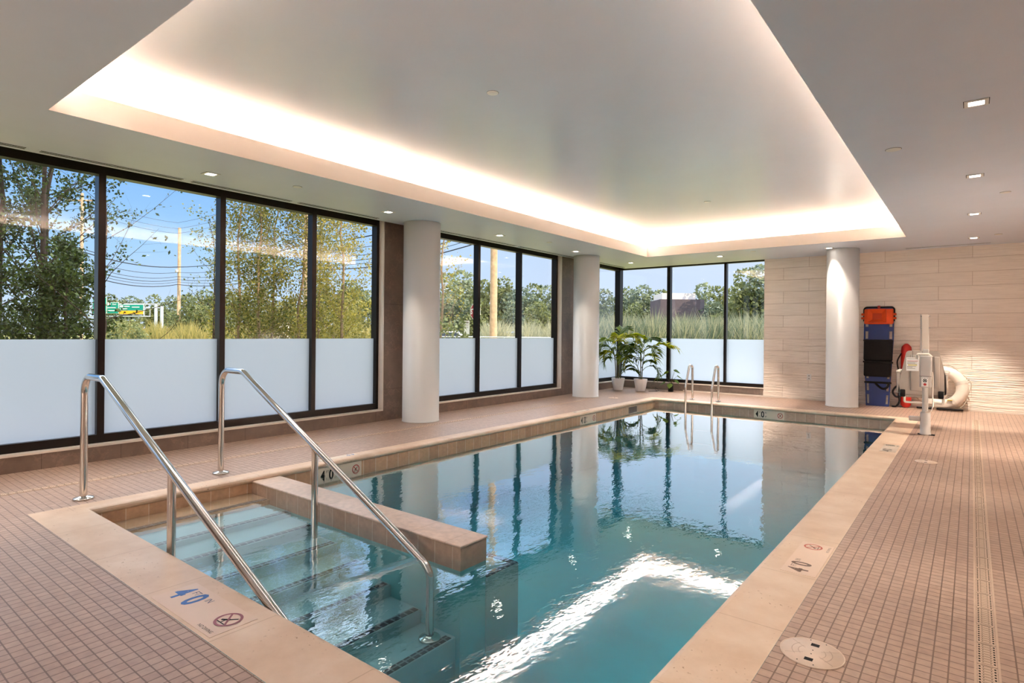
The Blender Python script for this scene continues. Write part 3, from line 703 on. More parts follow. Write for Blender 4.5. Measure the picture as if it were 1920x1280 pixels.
MB().tube(fillet([(-.232,.0,1.52),(-.232,.0,1.775),(.232,.0,1.775),(.232,.0,1.52)],.05), .014, 8).build('top_rim', M['nylon'], t)
h = MB().bbox(-.225,.225,-.05,-.002,1.465,1.74,.02)
h = h.build('head_immobilizer', M['orange'], t)
m = MB()   # raised frame with sloping inner faces
o = [(-.16,1.49),(.12,1.49),(.12,1.73),(-.16,1.73)]; i_ = [(-.09,1.545),(.05,1.545),(.05,1.655),(-.09,1.655)]
m.add([(x,-.13,z) for x,z in o]+[(x,-.075,z) for x,z in i_]+[(x,-.045,z) for x,z in o], [(0,1,5,4),(1,2,6,5),(2,3,7,6),(3,0,4,7),(0,1,9,8),(1,2,10,9),(2,3,11,10),(3,0,8,11)])
m.build('head_block', M['orange'], h)
MB().box(-.09,.05,-.078,-.07,1.545,1.655).build('face_recess', M['orange_in'], h)
for s in (-1,1):
    for z in (1.57,1.64): MB().bbox(s*.245-.025,s*.245+.025,-.06,-.02,z-.02,z+.02,.008).build('buckle', M['orange'], h)
MB().bbox(-.02,.02,-.03,.0,1.75,1.80,.006).build('clip', M['red'], t)
MB().bbox(-.222,.222,-.075,-.002,.80,1.185,.03,3).build('strap_pouch', M['nylon'], t)
MB().bbox(-.215,.205,-.07,-.002,.52,.79,.03,3).build('strap_pouch', M['nylon'], t)
for z_ in (.765,1.15): MB().bbox(-.225,.225,-.085,.05,z_,z_+.033,.008).build('strap', M['nylon'], t)
MB().bbox(-.205,.205,-.02,.05,.40,.435,.006).build('strap', M['nylon'], t)
m = MB(); m.tube(spline([(-.03,-.02,.40),(.03,-.03,.34),(.09,-.03,.31),(.15,-.03,.34),(.17,-.02,.40)]), .018, 8); m.build('hanging_strap', M['nylon'], t)

M['tube_red'] = plain('red_vinyl', hexc(196,36,22), .4, 0, .5, .06, 10)
t = thing('rescue_tube', (-.905,12.36,.002), 'red rescue tube with black strap standing behind the pool lift seat', 'rescue tube'); t.rotation_euler = (-.06,0,.0)
m = MB().lathe([(0,0),(.05,.01),(.078,.05),(.082,.12),(.082,.98),(.074,1.06),(.045,1.10),(.02,1.12),(0,1.122)], (0,0,0), 24)
m.v = [(x,y*.75,z) for x,y,z in m.v]; m.build('float', M['tube_red'], t)
m = MB().tube(spline([(-.07,-.03,.95),(-.13,-.04,.8),(-.1,-.04,.62),(-.07,-.03,.6)]), .011, 7); m.build('strap', M['nylon'], t)
m = MB().tube(spline([(-.06,-.04,.38),(-.14,-.05,.36),(-.19,-.05,.27),(-.16,-.05,.2),(-.12,-.06,.18),(-.07,-.04,.2)]), .016, 7); m.tube(spline([(-.07,-.05,.40),(-.1,-.06,.25),(-.09,-.06,.1),(-.14,-.05,.015),(-.2,-.05,.012)]), .016, 7); m.build('tow_strap', M['nylon'], t)

t = thing('ring_buoy', (-.405,12.40,.375), 'white ring life buoy leaning on the wall behind the pool lift', 'life buoy'); t.rotation_euler = (PI/2-.16,0,0)
m = MB(); R0, r0, n, k = .285, .088, 48, 20
m.add([((R0+r0*math.cos(2*PI*j/k))*math.cos(2*PI*i/n), (R0+r0*math.cos(2*PI*j/k))*math.sin(2*PI*i/n), r0*.72*math.sin(2*PI*j/k)) for i in range(n) for j in range(k)],
      [(i*k+j, ((i+1)%n)*k+j, ((i+1)%n)*k+(j+1)%k, i*k+(j+1)%k) for i in range(n) for j in range(k)], True)
m.build('ring', plain('white_vinyl', hexc(226,214,200), .45, 0, .4, .03), t)
for a in (.35,-.95,2.2,-2.3):
    m = MB(); cc = Vector((R0*math.cos(a),R0*math.sin(a),0)); rad = Vector((math.cos(a),math.sin(a),0)); tg = Vector((-math.sin(a),math.cos(a),0))
    for w0, w1 in ((-.028,.028),):
        vs = [cc+tg*w+rad*(r0+.003)*math.cos(2*PI*j/20)+Vector((0,0,(r0*.72+.003)*math.sin(2*PI*j/20))) for w in (w0,w1) for j in range(20)]
        m.add(vs, [(j,(j+1)%20,20+(j+1)%20,20+j) for j in range(20)], True)
    m.build('band', plain('buoy_band', hexc(206,196,184), .5), t)
m = MB(); m.tube([((R0+.105+.02*math.sin(6*a))*math.cos(a), (R0+.105+.02*math.sin(6*a))*math.sin(a), .0) for a in [2*PI*i/60-PI/2+.6 for i in range(46)]], .006, 6); m.build('grab_rope', plain('pale_rope', hexc(190,178,160), .8), t)
m = MB(); m.bbox(-.06,.30,-.375,-.345,.02,.1,.01); m.bbox(-.34,-.10,-.375,-.345,.02,.08,.01); m.build('dark_foot_strap', M['nylon'], t)
tag(MB().bbox(-.035,.035,-.012,.0,-.03,.03,.004).build('rope_tag', plain('yellow_tag', hexc(226,196,40), .5), t))
bpy.data.objects['rope_tag'].location = (.12,-.20,.06)

# ------------------------------------------------------------------ pool lift
M['lift'] = plain('light_grey_powdercoat', hexc(190,184,178), .38, 0, .5, .02)
M['lift_white'] = plain('warm_white_powdercoat', hexc(228,216,202), .35, 0, .5, .02)
M['seat'] = plain('grey_moulded_plastic', hexc(178,166,154), .45, 0, .4, .02)
t = thing('pool_lift', (-.46,9.15,.002), 'grey accessible pool lift with seat standing at the far right pool edge', 'pool lift')
MB().lathe([(0,0),(.062,0),(.062,.012),(.056,.018),(.056,.27),(.05,.29),(.033,.292),(0,.292)], (0,0,0), 40).build('base_socket', M['lift'], t)
MB().bbox(-.08,.1,-.05,.05,-.001,.006,.002).build('anchor_plate', M['black'], t)
m = MB(); m.bbox(-.175,-.05,-.032,.032,.165,.225,.012); m.build('side_arm', M['lift'], t)
MB().tube([(-.004,0,.28),(-.004,0,.66)], .032, 28).build('post', M['lift'], t)
bx_ = MB().bbox(-.062,.062,-.07,.06,.60,1.005,.014,3).build('control_box', M['lift'], t)
MB().box(-.063,.063,-.0715,-.0705,.742,.746).build('box_seam', M['nylon'], bx_)
kp = MB().bbox(-.04,.03,-.079,-.068,.615,.735,.004).build('keypad', M['white'], bx_)
def disc_y(c, r, mat, name, par, y):
    n = 24; return MB().add([(c[0]+r*math.cos(2*PI*j/n), y, c[1]+r*math.sin(2*PI*j/n)) for j in range(n)], [tuple(range(n))]).build(name, mat, par)
disc_y((-.004,.690), .022, M['black'], 'arrow_pad', kp, -.0797)
for a in range(4): disc_y((-.004+.012*math.cos(a*PI/2), .690+.012*math.sin(a*PI/2)), .0052, M['white'], 'arrow_key', kp, -.0801)
disc_y((-.004,.642), .016, M['red'], 'stop_button', kp, -.0801)
m = MB()
for x_ in (-.026,-.004,.018): m.box(x_-.006,x_+.006,-.0797,-.079,.720,.726)
m.build('keypad_marks', M['nylon'], kp)
# mast, leaning slightly back toward the pool side
m = MB(); a, b = (-.006,.03,1.08), (-.012,-.02,1.525)
m.prism([(-.034,0),(.034,0),(.034,.05),(-.034,.05)], lambda p, d: (p[0]+a[0]+(b[0]-a[0])*d, p[1]+a[1]+(b[1]-a[1])*d, a[2]+(b[2]-a[2])*d), 0, 1); m.build('mast', M['lift_white'], t)
m = MB(); m.prism([(-.052,.02),(-.036,.02),(-.036,.09),(-.052,.09)], lambda p, d: (p[0]-.012, p[1]-.0, 1.0+.53*d), 0, 1); m.build('mast_side_rail', M['lift'], t)
MB().bbox(-.034,.028,-.01,.08,.98,1.085,.006).build('mast_collar', M['lift'], t)
m = MB()
for s in (-1,1):
    for z in (1.35,1.50): m.lathe([(.008,0),(.008,.012),(0,.012)], (s*.044-.01,.0,z), 10)
m.build('bolts', M['steel'], t)
MB().tube(fillet([(-.095,-.03,.955),(-.095,-.03,1.022),(.03,-.03,1.022),(.065,-.03,.985)], .025), .014, 12).build('handle', M['lift_white'], t)
MB().tube(spline([(.066,-.02,.80),(.075,-.03,.72),(.074,-.03,.5),(.078,-.04,.38),(.06,-.045,.31),(.0,-.05,.29)]), .008, 8).build('cable', M['lift_white'], t)
st = MB()
poly = []
base = [(-.335,.475),(.205,.475),(.195,.72),(.12,1.055),(-.235,1.055),(-.30,.72)]
rr = [.04,.04,.1,.045,.045,.1]; n = len(base)
for i in range(n):
    p = lambda q: Vector((base[q%n][0],0,base[q%n][1])); poly += [(v.x,v.z) for v in arc(p(i), p(i-1), p(i+1), rr[i], 5)]
st.prism(poly, lambda p, d: (p[0], d, p[1]), .40, .46); sb = st.build('seat_back', M['seat'], t)
m = MB(); m.bbox(-.19,-.05,.388,.405,.52,1.0,.008); m.bbox(.07,.13,.388,.405,.56,.98,.008); m.build('back_ribs', M['seat'], sb)
MB().bbox(-.32,.19,.45,.86,.42,.50,.03,3).build('seat_pan', M['seat'], t)
for s, x in ((-1,-.325),(1,.195)):
    MB().bbox(x-.03,x+.03,.40,.80,.745,.785,.012).build('armrest', M['lift_white'], t)
    MB().bbox(x-.022,x+.022,.40,.45,.48,.75,.008).build('armrest_support', M['seat'], t)
    MB().bbox(x-.0-s*.05-.03,x-s*.05+.03,.385,.43,.43,.53,.012).build('strap_clip', M['nylon'], t)
MB().tube(fillet([(-.255,.42,.48),(-.255,.42,.36),(.17,.42,.36),(.17,.42,.48)], .02), .015, 12).build('footrest_frame', M['lift_white'], t)
pc = MB().box(-.235,-.095,.372,.376,.785,.965).build('instruction_card', M['white'], t)
MB().box(-.225,-.105,.3712,.3719,.915,.921).build('red_line', M['red'], pc)
MB().box(-.215,-.115,.3712,.3719,.855,.870).build('yellow_band', plain('pale_yellow', hexc(214,200,120), .5), pc)
m = MB()
for z, w in ((.945,.10),(.900,.11),(.888,.09),(.876,.11),(.842,.10),(.830,.06),(.815,.09)): m.box(-.225,-.225+w,.3714,.3719,z,z+.005)
m.build('print_lines', plain('print_grey', hexc(120,112,104), .6), pc)
MB().box(-.166,-.163,.372,.376,.965,1.056).build('hanging_tie', M['black'], pc)

# ------------------------------------------------------------------ outside
FL = 1103.; A = math.atan((1822.4-960)/math.cos(.00888)/FL)
FV = Vector((-math.sin(A), math.cos(A), 0)); RV = Vector((math.cos(A), math.sin(A), 0))
GZ = -.12
def at(u, d, z=GZ): p = FV*d + RV*((u-960)/FL*d); return Vector((p.x, p.y, z))
def zv(u, v, d): return 1.25 + (623.64+.00888*(u-960)-v)/FL*d

def ground_mat():
    t = NT('rough_grass'); v = t.world()
    c = t.ramp(t.noise(v, .35, 6), [(.3,hexc(92,98,50)),(.7,hexc(150,142,86))]); t.bsdf(c, .9, 0, .1); return t.m
g = MB().add([(-160,-60,GZ),(-6.98,-60,GZ),(-6.98,12.9,GZ),(60,12.9,GZ),(60,160,GZ),(-160,160,GZ)], [(0,1,2,5),(2,3,4,5)]).build('ground', ground_mat()); tag(g, kind='structure')
rd = MB(); a, b, c_, d_ = at(-200,34), at(1100,30), at(1100,24), at(-200,27)
rd.quad(*[(p.x,p.y,GZ+.01) for p in (a,b,c_,d_)]); tag(rd.build('road', plain('asphalt', hexc(132,128,124), .85, 0, .2, .1, 3)), kind='structure')

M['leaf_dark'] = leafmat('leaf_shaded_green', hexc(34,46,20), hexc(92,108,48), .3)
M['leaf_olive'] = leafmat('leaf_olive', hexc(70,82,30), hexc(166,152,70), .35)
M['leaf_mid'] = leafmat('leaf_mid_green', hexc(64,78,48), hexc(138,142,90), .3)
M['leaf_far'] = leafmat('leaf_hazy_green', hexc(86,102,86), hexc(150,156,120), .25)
M['bark'] = plain('dark_bark', hexc(74,62,54), .9, 0, .1, .3, 14)
M['bark_pale'] = plain('pale_birch_bark', hexc(140,118,96), .8, 0, .1, .3, 18)

def leaf_arrays(rs, centres, size, flat=.3):
    """one rhombic leaf per centre"""
    n = len(centres); c = np.asarray(centres)
    a = rs.normal(size=(n,3)); a /= np.linalg.norm(a,axis=1,keepdims=True)
    b = rs.normal(size=(n,3)); b -= a*(a*b).sum(1,keepdims=True); b /= np.linalg.norm(b,axis=1,keepdims=True)
    s = size*rs.uniform(.65,1.25,size=(n,1))
    v = np.stack([c-a*s*.5, c+b*s*.32, c+a*s*.5, c-b*s*.32], 1).reshape(-1,3)
    f = np.arange(4*n).reshape(-1,4); return v, f

def branchy(seed, height, trunk_r, nb, blen, leaf, per_twig, t0=.12, rise=(30,60), trunks=((0,0,0,0),), twigs=5, leafscatter=.10):
    rng = random.Random(seed); rs = np.random.RandomState(seed); wood = MB(); cen = []
    for (ox, oy, lx, ly) in trunks:
        H = height*rng.uniform(.92,1.05); N = 9
        tp = [Vector((ox+lx*(i/N)+rng.gauss(0,.02)*i/3, oy+ly*(i/N)+rng.gauss(0,.02)*i/3, H*i/N)) for i in range(N+1)]
        wood.tube(tp, [trunk_r*(1-.82*i/N) for i in range(N+1)], 7)
        az = rng.uniform(0,6)
        for k in range(nb):
            f = t0+(.98-t0)*k/(nb-1); q = f*N; i = min(int(q),N-1); p = tp[i].lerp(tp[i+1], q-i); az += 2.4+rng.uniform(-.4,.4)
            L = blen*(1-.62*f)*rng.uniform(.7,1.25); el = D(rng.uniform(*rise)); pts = [p.copy()]; d = Vector((math.cos(az)*math.cos(el), math.sin(az)*math.cos(el), math.sin(el)))
            for s in range(4):
                d = (d+Vector((rng.gauss(0,.12),rng.gauss(0,.12),rng.gauss(.06,.08)))).normalized(); p = p+d*L/4; pts.append(p.copy())
            br = trunk_r*(1-.8*f)*.30; wood.tube(pts, [br,br*.8,br*.6,br*.42,br*.2], 5, False)
            for w in range(twigs):
                g = .25+.75*(w+rng.random())/twigs; q2 = g*4; j = min(int(q2),3); s0 = pts[j].lerp(pts[j+1], q2-j)
                e = Vector((rng.gauss(0,1),rng.gauss(0,1),rng.gauss(.3,.7))).normalized(); e = (e+d*.7).normalized(); tl = L*rng.uniform(.16,.36)
                s1 = s0+e*tl*.5; s2 = s1+(e+Vector((rng.gauss(0,.3),rng.gauss(0,.3),0))).normalized()*tl*.5
                wood.tube([s0,s1,s2], [br*.24,br*.18,br*.08], 3, False)
                for _ in range(per_twig):
                    h = rng.random(); pt = s0.lerp(s1,h*2) if h < .5 else s1.lerp(s2,h*2-1)
                    cen.append((pt.x+rng.gauss(0,leafscatter), pt.y+rng.gauss(0,leafscatter), pt.z+rng.gauss(0,leafscatter)))
    v, f = leaf_arrays(rs, cen, leaf); return wood, v, f
def add_tree(name, pos, lab, cat, grp, spec, lm, bm_):
    t = thing(name, pos, lab, cat, grp); wood, v, f = spec
    wood.build('trunk', M[bm_], t); raw('foliage', v, f, M[lm], t); return t

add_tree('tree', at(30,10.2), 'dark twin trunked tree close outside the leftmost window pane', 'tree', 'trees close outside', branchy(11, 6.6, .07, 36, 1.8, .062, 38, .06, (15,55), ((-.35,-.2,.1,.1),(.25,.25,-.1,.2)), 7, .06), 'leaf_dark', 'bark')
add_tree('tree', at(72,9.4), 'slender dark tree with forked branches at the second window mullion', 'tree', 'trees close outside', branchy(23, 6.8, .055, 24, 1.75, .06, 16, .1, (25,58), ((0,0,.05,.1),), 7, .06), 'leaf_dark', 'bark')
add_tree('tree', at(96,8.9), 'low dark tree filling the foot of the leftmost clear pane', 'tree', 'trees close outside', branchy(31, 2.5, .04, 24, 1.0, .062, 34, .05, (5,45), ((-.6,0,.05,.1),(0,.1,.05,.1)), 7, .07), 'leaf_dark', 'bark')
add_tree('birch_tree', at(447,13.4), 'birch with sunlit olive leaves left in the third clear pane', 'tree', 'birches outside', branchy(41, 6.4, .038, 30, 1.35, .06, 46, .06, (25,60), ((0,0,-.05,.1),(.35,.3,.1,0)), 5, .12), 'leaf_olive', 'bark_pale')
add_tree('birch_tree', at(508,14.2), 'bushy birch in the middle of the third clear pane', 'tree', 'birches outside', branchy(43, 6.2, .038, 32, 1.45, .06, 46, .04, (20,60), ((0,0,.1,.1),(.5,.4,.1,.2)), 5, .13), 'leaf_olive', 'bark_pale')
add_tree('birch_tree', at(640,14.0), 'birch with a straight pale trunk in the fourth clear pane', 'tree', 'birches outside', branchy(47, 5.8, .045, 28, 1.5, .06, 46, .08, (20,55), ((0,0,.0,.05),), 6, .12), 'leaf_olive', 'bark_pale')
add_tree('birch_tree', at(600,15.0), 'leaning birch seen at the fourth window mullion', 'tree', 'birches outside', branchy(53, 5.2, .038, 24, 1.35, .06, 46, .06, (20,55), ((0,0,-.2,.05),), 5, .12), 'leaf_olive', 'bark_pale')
add_tree('sapling', at(834,16.2), 'thin bare branched sapling left in the middle window group', 'tree', None, branchy(61, 5.6, .045, 26, 1.6, .075, 7, .12, (35,62), ((-.1,-.1,.1,.15),), 5, .05), 'leaf_olive', 'bark_pale')
add_tree('tree', at(402,15.5), 'tree leaning across the third window mullion', 'tree', 'trees close outside', branchy(67, 4.6, .04, 18, 1.5, .07, 9, .3, (15,50), ((0,0,-.1,0),), 5, .08), 'leaf_mid', 'bark')

add_tree('tree', at(186,9.0), 'sparse tree whose long bare twigs reach into the second clear pane', 'tree', 'trees close outside', branchy(79, 4.6, .035, 15, 2.5, .062, 4, .18, (12,48), ((0,0,.05,.05),), 5, .05), 'leaf_dark', 'bark')

# bushes under the panes
def bush(seed, r, h, leaf, n):
    rs = np.random.RandomState(seed); c = rs.normal(size=(n,3)); c /= np.linalg.norm(c,axis=1,keepdims=True); c *= rs.uniform(.55,1.,size=(n,1))**.5
    bumps = 1+.22*np.sin(c[:,0:1]*5+seed)*np.cos(c[:,1:2]*6)
    c = c*bumps*np.array([[r,r,h/2]])+np.array([[0,0,h/2]]); return leaf_arrays(rs, c, leaf)
def add_bush(pos, spec, lm, lab, grp, name='bush'):
    t = thing(name, pos, lab, 'bush', grp); v, f = spec; raw('foliage', v, f, M[lm], t); MB().tube([(0,0,0),(.02,0,.3),(0,.02,.7)], .03, 6).build('stem', M['bark'], t); return t
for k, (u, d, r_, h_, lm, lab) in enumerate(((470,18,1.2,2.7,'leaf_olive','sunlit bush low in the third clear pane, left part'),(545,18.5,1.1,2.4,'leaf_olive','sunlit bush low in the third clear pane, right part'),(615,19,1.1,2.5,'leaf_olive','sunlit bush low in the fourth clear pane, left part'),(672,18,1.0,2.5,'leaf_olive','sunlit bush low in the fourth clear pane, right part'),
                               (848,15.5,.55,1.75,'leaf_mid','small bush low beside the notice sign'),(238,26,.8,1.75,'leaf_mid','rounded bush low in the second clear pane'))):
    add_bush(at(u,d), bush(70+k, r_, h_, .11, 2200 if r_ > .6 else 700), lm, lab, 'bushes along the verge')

# wooded belt
def crown(seed, r, h, n, leaf):
    rs = np.random.RandomState(seed); C = []; W = []
    for k in range(11):
        a = rs.uniform(0,6.28); q = rs.uniform(.1,.62)*r; zc = h*rs.uniform(.28,.80); rad = r*rs.uniform(.34,.52)*(1.15-.5*zc/h)
        C.append((q*math.cos(a), q*math.sin(a), zc)); W.append(rad)
    C.append((0,0,h*.86)); W.append(r*.34)
    cen = []
    for c, w in zip(C, W):
        m = int(n*w*w/sum(x*x for x in W)); d = rs.normal(size=(m,3)); d /= np.linalg.norm(d,axis=1,keepdims=True)
        cen.append(np.array([c])+d*w*rs.uniform(.75,1.08,size=(m,1))*np.array([[1,1,.9]]))
    return leaf_arrays(rs, np.concatenate(cen), leaf)
protos = []
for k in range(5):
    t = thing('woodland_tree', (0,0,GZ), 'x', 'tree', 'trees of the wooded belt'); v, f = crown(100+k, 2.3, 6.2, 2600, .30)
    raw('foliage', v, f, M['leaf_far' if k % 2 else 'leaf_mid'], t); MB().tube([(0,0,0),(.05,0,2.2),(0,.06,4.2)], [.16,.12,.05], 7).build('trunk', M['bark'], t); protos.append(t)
used = set(); rng = random.Random(8)
# (pixel column, distance, top row in the photo, where)
belt = []
for u, top in ((205,548),(246,552),(288,549),(322,553),(352,549),(384,541),(432,552),(480,560),(545,566),(605,530),(655,520),(690,540)): belt.append((u, rng.uniform(60,72), top, 'left'))
for u, top in ((836,508),(866,503),(908,521),(942,516),(975,535),(1000,528),(1024,531)): belt.append((u, rng.uniform(50,60), top, 'middle'))
for u, top in ((1131,538),(1175,536),(1205,530),(1240,540),(1318,527),(1345,532),(1385,528),(1420,540)): belt.append((u, rng.uniform(46,54), top, 'end'))
belt += [(1398,38,498,'tall'),(1428,38,492,'tall')]
for u, top in ((348,574),(378,570),(850,545),(890,560),(960,560),(1010,562),(1190,565),(1338,562),(1375,562),(1415,566)): belt.append((u, rng.uniform(40,44), top, 'front'))
W_ = {'left':'far green tree in the belt behind the highway sign gantry','middle':'far green tree in the belt seen through the middle window group','end':'hazy green tree standing behind the reeds outside the end window','tall':'taller tree rising at the right edge of the end window','front':'bushy tree at the front edge of the wooded belt'}
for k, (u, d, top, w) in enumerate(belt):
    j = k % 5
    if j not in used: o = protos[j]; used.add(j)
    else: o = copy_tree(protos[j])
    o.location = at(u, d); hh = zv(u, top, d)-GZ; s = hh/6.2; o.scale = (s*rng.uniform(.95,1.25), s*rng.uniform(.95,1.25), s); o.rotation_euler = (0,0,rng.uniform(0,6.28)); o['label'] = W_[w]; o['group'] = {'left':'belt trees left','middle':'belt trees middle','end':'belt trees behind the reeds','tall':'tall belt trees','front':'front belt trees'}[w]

# reeds and tall grass
def reeds(name, seed, n, area, hmin, hmax, w, mat, lab):
    rs = np.random.RandomState(seed); V = []; Fc = []
    u0, u1, d0, d1 = area; us = rs.uniform(u0,u1,n); ds = rs.uniform(d0,d1,n)
    for i in range(n):
        p = at(us[i], ds[i]); h = rs.uniform(hmin,hmax)*(.84+.13*math.sin(us[i]*.11+seed)+.10*math.sin(us[i]*.37)+.16*rs.random()); a = rs.uniform(0,6.28); q = rs.uniform(.05,.5)*h; lean = Vector((math.cos(a)*q, math.sin(a)*q, 0)); s = RV*w*rs.uniform(.6,1.3)
        b = len(V); m1 = p+Vector((0,0,h*.55))+lean*.3; tip = p+Vector((0,0,h))+lean
        V += [tuple(p-s*.5), tuple(p+s*.5), tuple(m1+s*.4), tuple(m1-s*.4), tuple(tip)]; Fc += [(b,b+1,b+2,b+3),(b+3,b+2,b+4)]
    return tag(raw(name, V, Fc, mat), lab, 'reeds', kind='stuff')
M['reed'] = leafmat('reed_blade', hexc(80,96,78), hexc(176,170,136), .3)
M['straw'] = leafmat('dry_grass', hexc(96,104,54), hexc(178,160,96), .3)
reeds('reeds', 5, 15000, (1090,1460,24,33), 1.7, 2.25, .05, M['reed'], 'dense pale green reeds behind the end window')
reeds('reeds', 6, 4500, (905,1060,27,36), 1.4, 1.95, .05, M['reed'], 'reeds low in the middle window group')
reeds('tall_grass', 7, 9000, (195,700,35,44), 1.1, 1.95, .06, M['straw'], 'tall straw coloured grass beyond the road')

# utility poles and wires
M['pole'] = plain('weathered_wood_pole', hexc(186,158,130), .85, 0, .1, .2, 6)
def upole(u, d, top, r, lab, arm=False):
    p = at(u, d); t = thing('utility_pole', p, lab, 'utility pole', 'roadside utility poles'); H = zv(u, top, d)-GZ
    MB().tube([(0,0,0),(0,0,H)], [r,r*.82], 14).build('pole', M['pole'], t)
    if arm:
        m = MB(); ax = FV*.0+Vector((RV.x,RV.y,0)); q = ax*1.1; m.tube([(-q.x,-q.y,H-.5),(q.x,q.y,H-.5)], .06, 6); m.build('crossarm', M['pole'], t)
    m = MB(); m.bbox(-.12,.12,-.3,-.1,H*.62,H*.62+.25,.03); m.build('wire_bracket', plain('pole_hardware', hexc(190,190,190), .5, .3), t)
    return t
upole(152, 40, 362, .11, 'utility pole with crossarm behind the leftmost trees', True)
upole(335, 50, 427, .145, 'bare topped utility pole in the second clear pane')
upole(573, 36, 330, .16, 'pale utility pole at the right edge of the third clear pane')
upole(925, 24, 250, .155, 'thick utility pole in the middle window group')
WP = [(-150,44),(152,40),(335,50),(573,36),(925,24),(1300,22)]
M['wire'] = plain('black_wire', hexc(38,40,46), .7, 0, .2)
for k, (z, r, sag, lab) in enumerate(((6.55,.035,.35,'thick black cable highest of the lower bundle on the poles'),(6.1,.018,.45,'thin wire second in the lower bundle on the poles'),(5.75,.018,.5,'thin wire third in the lower bundle on the poles'),(5.5,.022,.5,'wire fourth in the lower bundle on the poles'),(5.3,.016,.5,'thin wire fifth in the lower bundle on the poles'),(5.08,.03,.5,'thick cable lowest on the utility poles'),
                                    (9.4,.012,.3,'thin power line strung near the pole tops, lower'),(9.8,.012,.3,'thin power line strung near the pole tops, middle'),(10.3,.012,.3,'thin power line strung near the pole tops, highest'))):
    pts = []
    for (u0, d0), (u1, d1) in zip(WP, WP[1:]):
        a, b = at(u0, d0, z), at(u1, d1, z)
        off = FV*-.25
        for i in range(10):
            f = i/10; q = a.lerp(b, f)+off; q.z -= sag*4*f*(1-f); pts.append(q)
    tag(MB().tube(pts, r, 4, False).build('power_line', M['wire']), lab, 'wire', 'overhead wires')

# highway sign gantry
M['galv'] = plain('galvanised_steel', hexc(188,196,204), .5, .3, .5, .05)
M['hwy'] = plain('highway_green', hexc(0,140,124), .5, 0, .4, .05, 2)
d = 46.; p0 = at(292, d); t = thing('sign_gantry', p0, 'steel sign gantry carrying green highway signs beyond the trees', 'sign gantry')
loc = lambda u, v: Vector((RV.x*(u-292)/FL*d, RV.y*(u-292)/FL*d, zv(u,v,d)-GZ))
for u in (292,303): 
    m = MB(); a = loc(u,571); m.tube([(a.x,a.y,0),(a.x,a.y,a.z)], .13, 8); m.build('post', M['galv'], t)
m = MB()
for v in (570,577,593): m.tube([loc(160,v), loc(303,v) if v < 590 else loc(281,v)], .05, 6)
for k in range(24): m.tube([loc(160+6*k, 570 if k % 2 else 577), loc(166+6*k, 577 if k % 2 else 570)], .025, 4)
for u in (160,168,270,281): m.tube([loc(u,576),loc(u,593)], .03, 4)
m.build('truss', M['galv'], t)
def hsign(u0, u1, v0, v1, yellow, lab, words):
    s = thing('highway_sign', at(u0, d-.6), lab, 'road sign', 'green highway signs on the gantry')
    L = lambda u, v, off=0: Vector((RV.x*(u-u0)/FL*d-FV.x*off, RV.y*(u-u0)/FL*d-FV.y*off, zv(u,v,d)-GZ))
    vs = v1-7 if yellow else v1
    MB().add([L(u0,v0),L(u1,v0),L(u1,v1),L(u0,v1)], [(0,1,2,3)]).build('border', M['white'], s)
    MB().add([L(u0+.7,v0+.7,.05),L(u1-.7,v0+.7,.05),L(u1-.7,vs-.5,.05),L(u0+.7,vs-.5,.05)], [(0,1,2,3)]).build('panel', M['hwy'], s)
    if yellow:
        MB().add([L(u0+.7,vs+.3,.05),L(u1-.7,vs+.3,.05),L(u1-.7,v1-.7,.05),L(u0+.7,v1-.7,.05)], [(0,1,2,3)]).build('exit_panel', plain('sign_yellow', hexc(246,176,24), .5), s)
        m = MB()
        for uc in (u0+12,u1-12): m.add([L(uc-2,v1-3.6,.1),L(uc,v1-5.3,.1),L(uc+2,v1-3.6,.1),L(uc,v1-1.9,.1)], [(0,1,2,3)])
        m.build('arrow_mark', M['black'], s)
    m = MB()
    for (ua, ub, va, vb) in words: m.add([L(ua,va,.1),L(ub,va,.1),L(ub,vb,.1),L(ua,vb,.1)], [(0,1,2,3)])
    m.build('lettering', M['white'], s)
    return s
hsign(174,200,558,588,False,'left green highway sign, partly behind the window mullion',[(177,182,562,566)])
s = hsign(201,222.5,567,588,False,'middle green highway sign reading East',[(203,208.5,568.5,572.5),(203,218,576.5,578),(204,217,582,583.5)])
vs, fs = text_mesh('East', 3.6/FL*d*1.3, .95); o = at(210.5, d-.75, zv(210.5,572.3,d))
raw('route_lettering', [tuple(Vector((o.x,o.y,o.z))-Vector(s.location)+RV*a+Vector((0,0,b))) for a, b, c in vs], fs, M['white'], s)
hsign(223.5,269,571,589.5,True,'right green highway sign with a yellow lower panel',[(226,232,573,576.5),(234,244,574,575.6),(226,240,578.5,580),(248,262,575.5,577)])

# roadside signs
p = at(891, 20); SD = (RV*.66-FV*.75); t = thing('stop_sign', p, 'red octagonal stop sign half hidden by the window mullion', 'road sign')
zc = zv(892,584,20)-GZ; Rr = .30
SN = Vector((SD.y,-SD.x,0)); SN = SN if SN.dot(FV) < 0 else -SN
S = lambda a, b, off=0: (SD.x*a+SN.x*off, SD.y*a+SN.y*off, zc+b)
oc = lambda r, off: [S(r*math.cos(PI/8+k*PI/4), r*math.sin(PI/8+k*PI/4), off) for k in range(8)]
MB().add(oc(Rr,.0)+oc(Rr,.006), [tuple(range(8)),tuple(range(8,16))]+[(k,(k+1)%8,8+(k+1)%8,8+k) for k in range(8)]).build('border', M['white'], t)
MB().add(oc(Rr*.93,.009), [tuple(range(8))]).build('panel', plain('stop_red', hexc(150,28,30), .45), t)
vs, fs = text_mesh('STOP', .26, .78, .006); w = max(v[0] for v in vs)
raw('stop_lettering', [S(a-w/2,b-.09,.012) for a, b, c in vs], fs, M['white'], t)
MB().tube([(FV.x*.03,FV.y*.03,0),(FV.x*.03,FV.y*.03,zc+.3)], .025, 8).build('post', M['galv'], t)
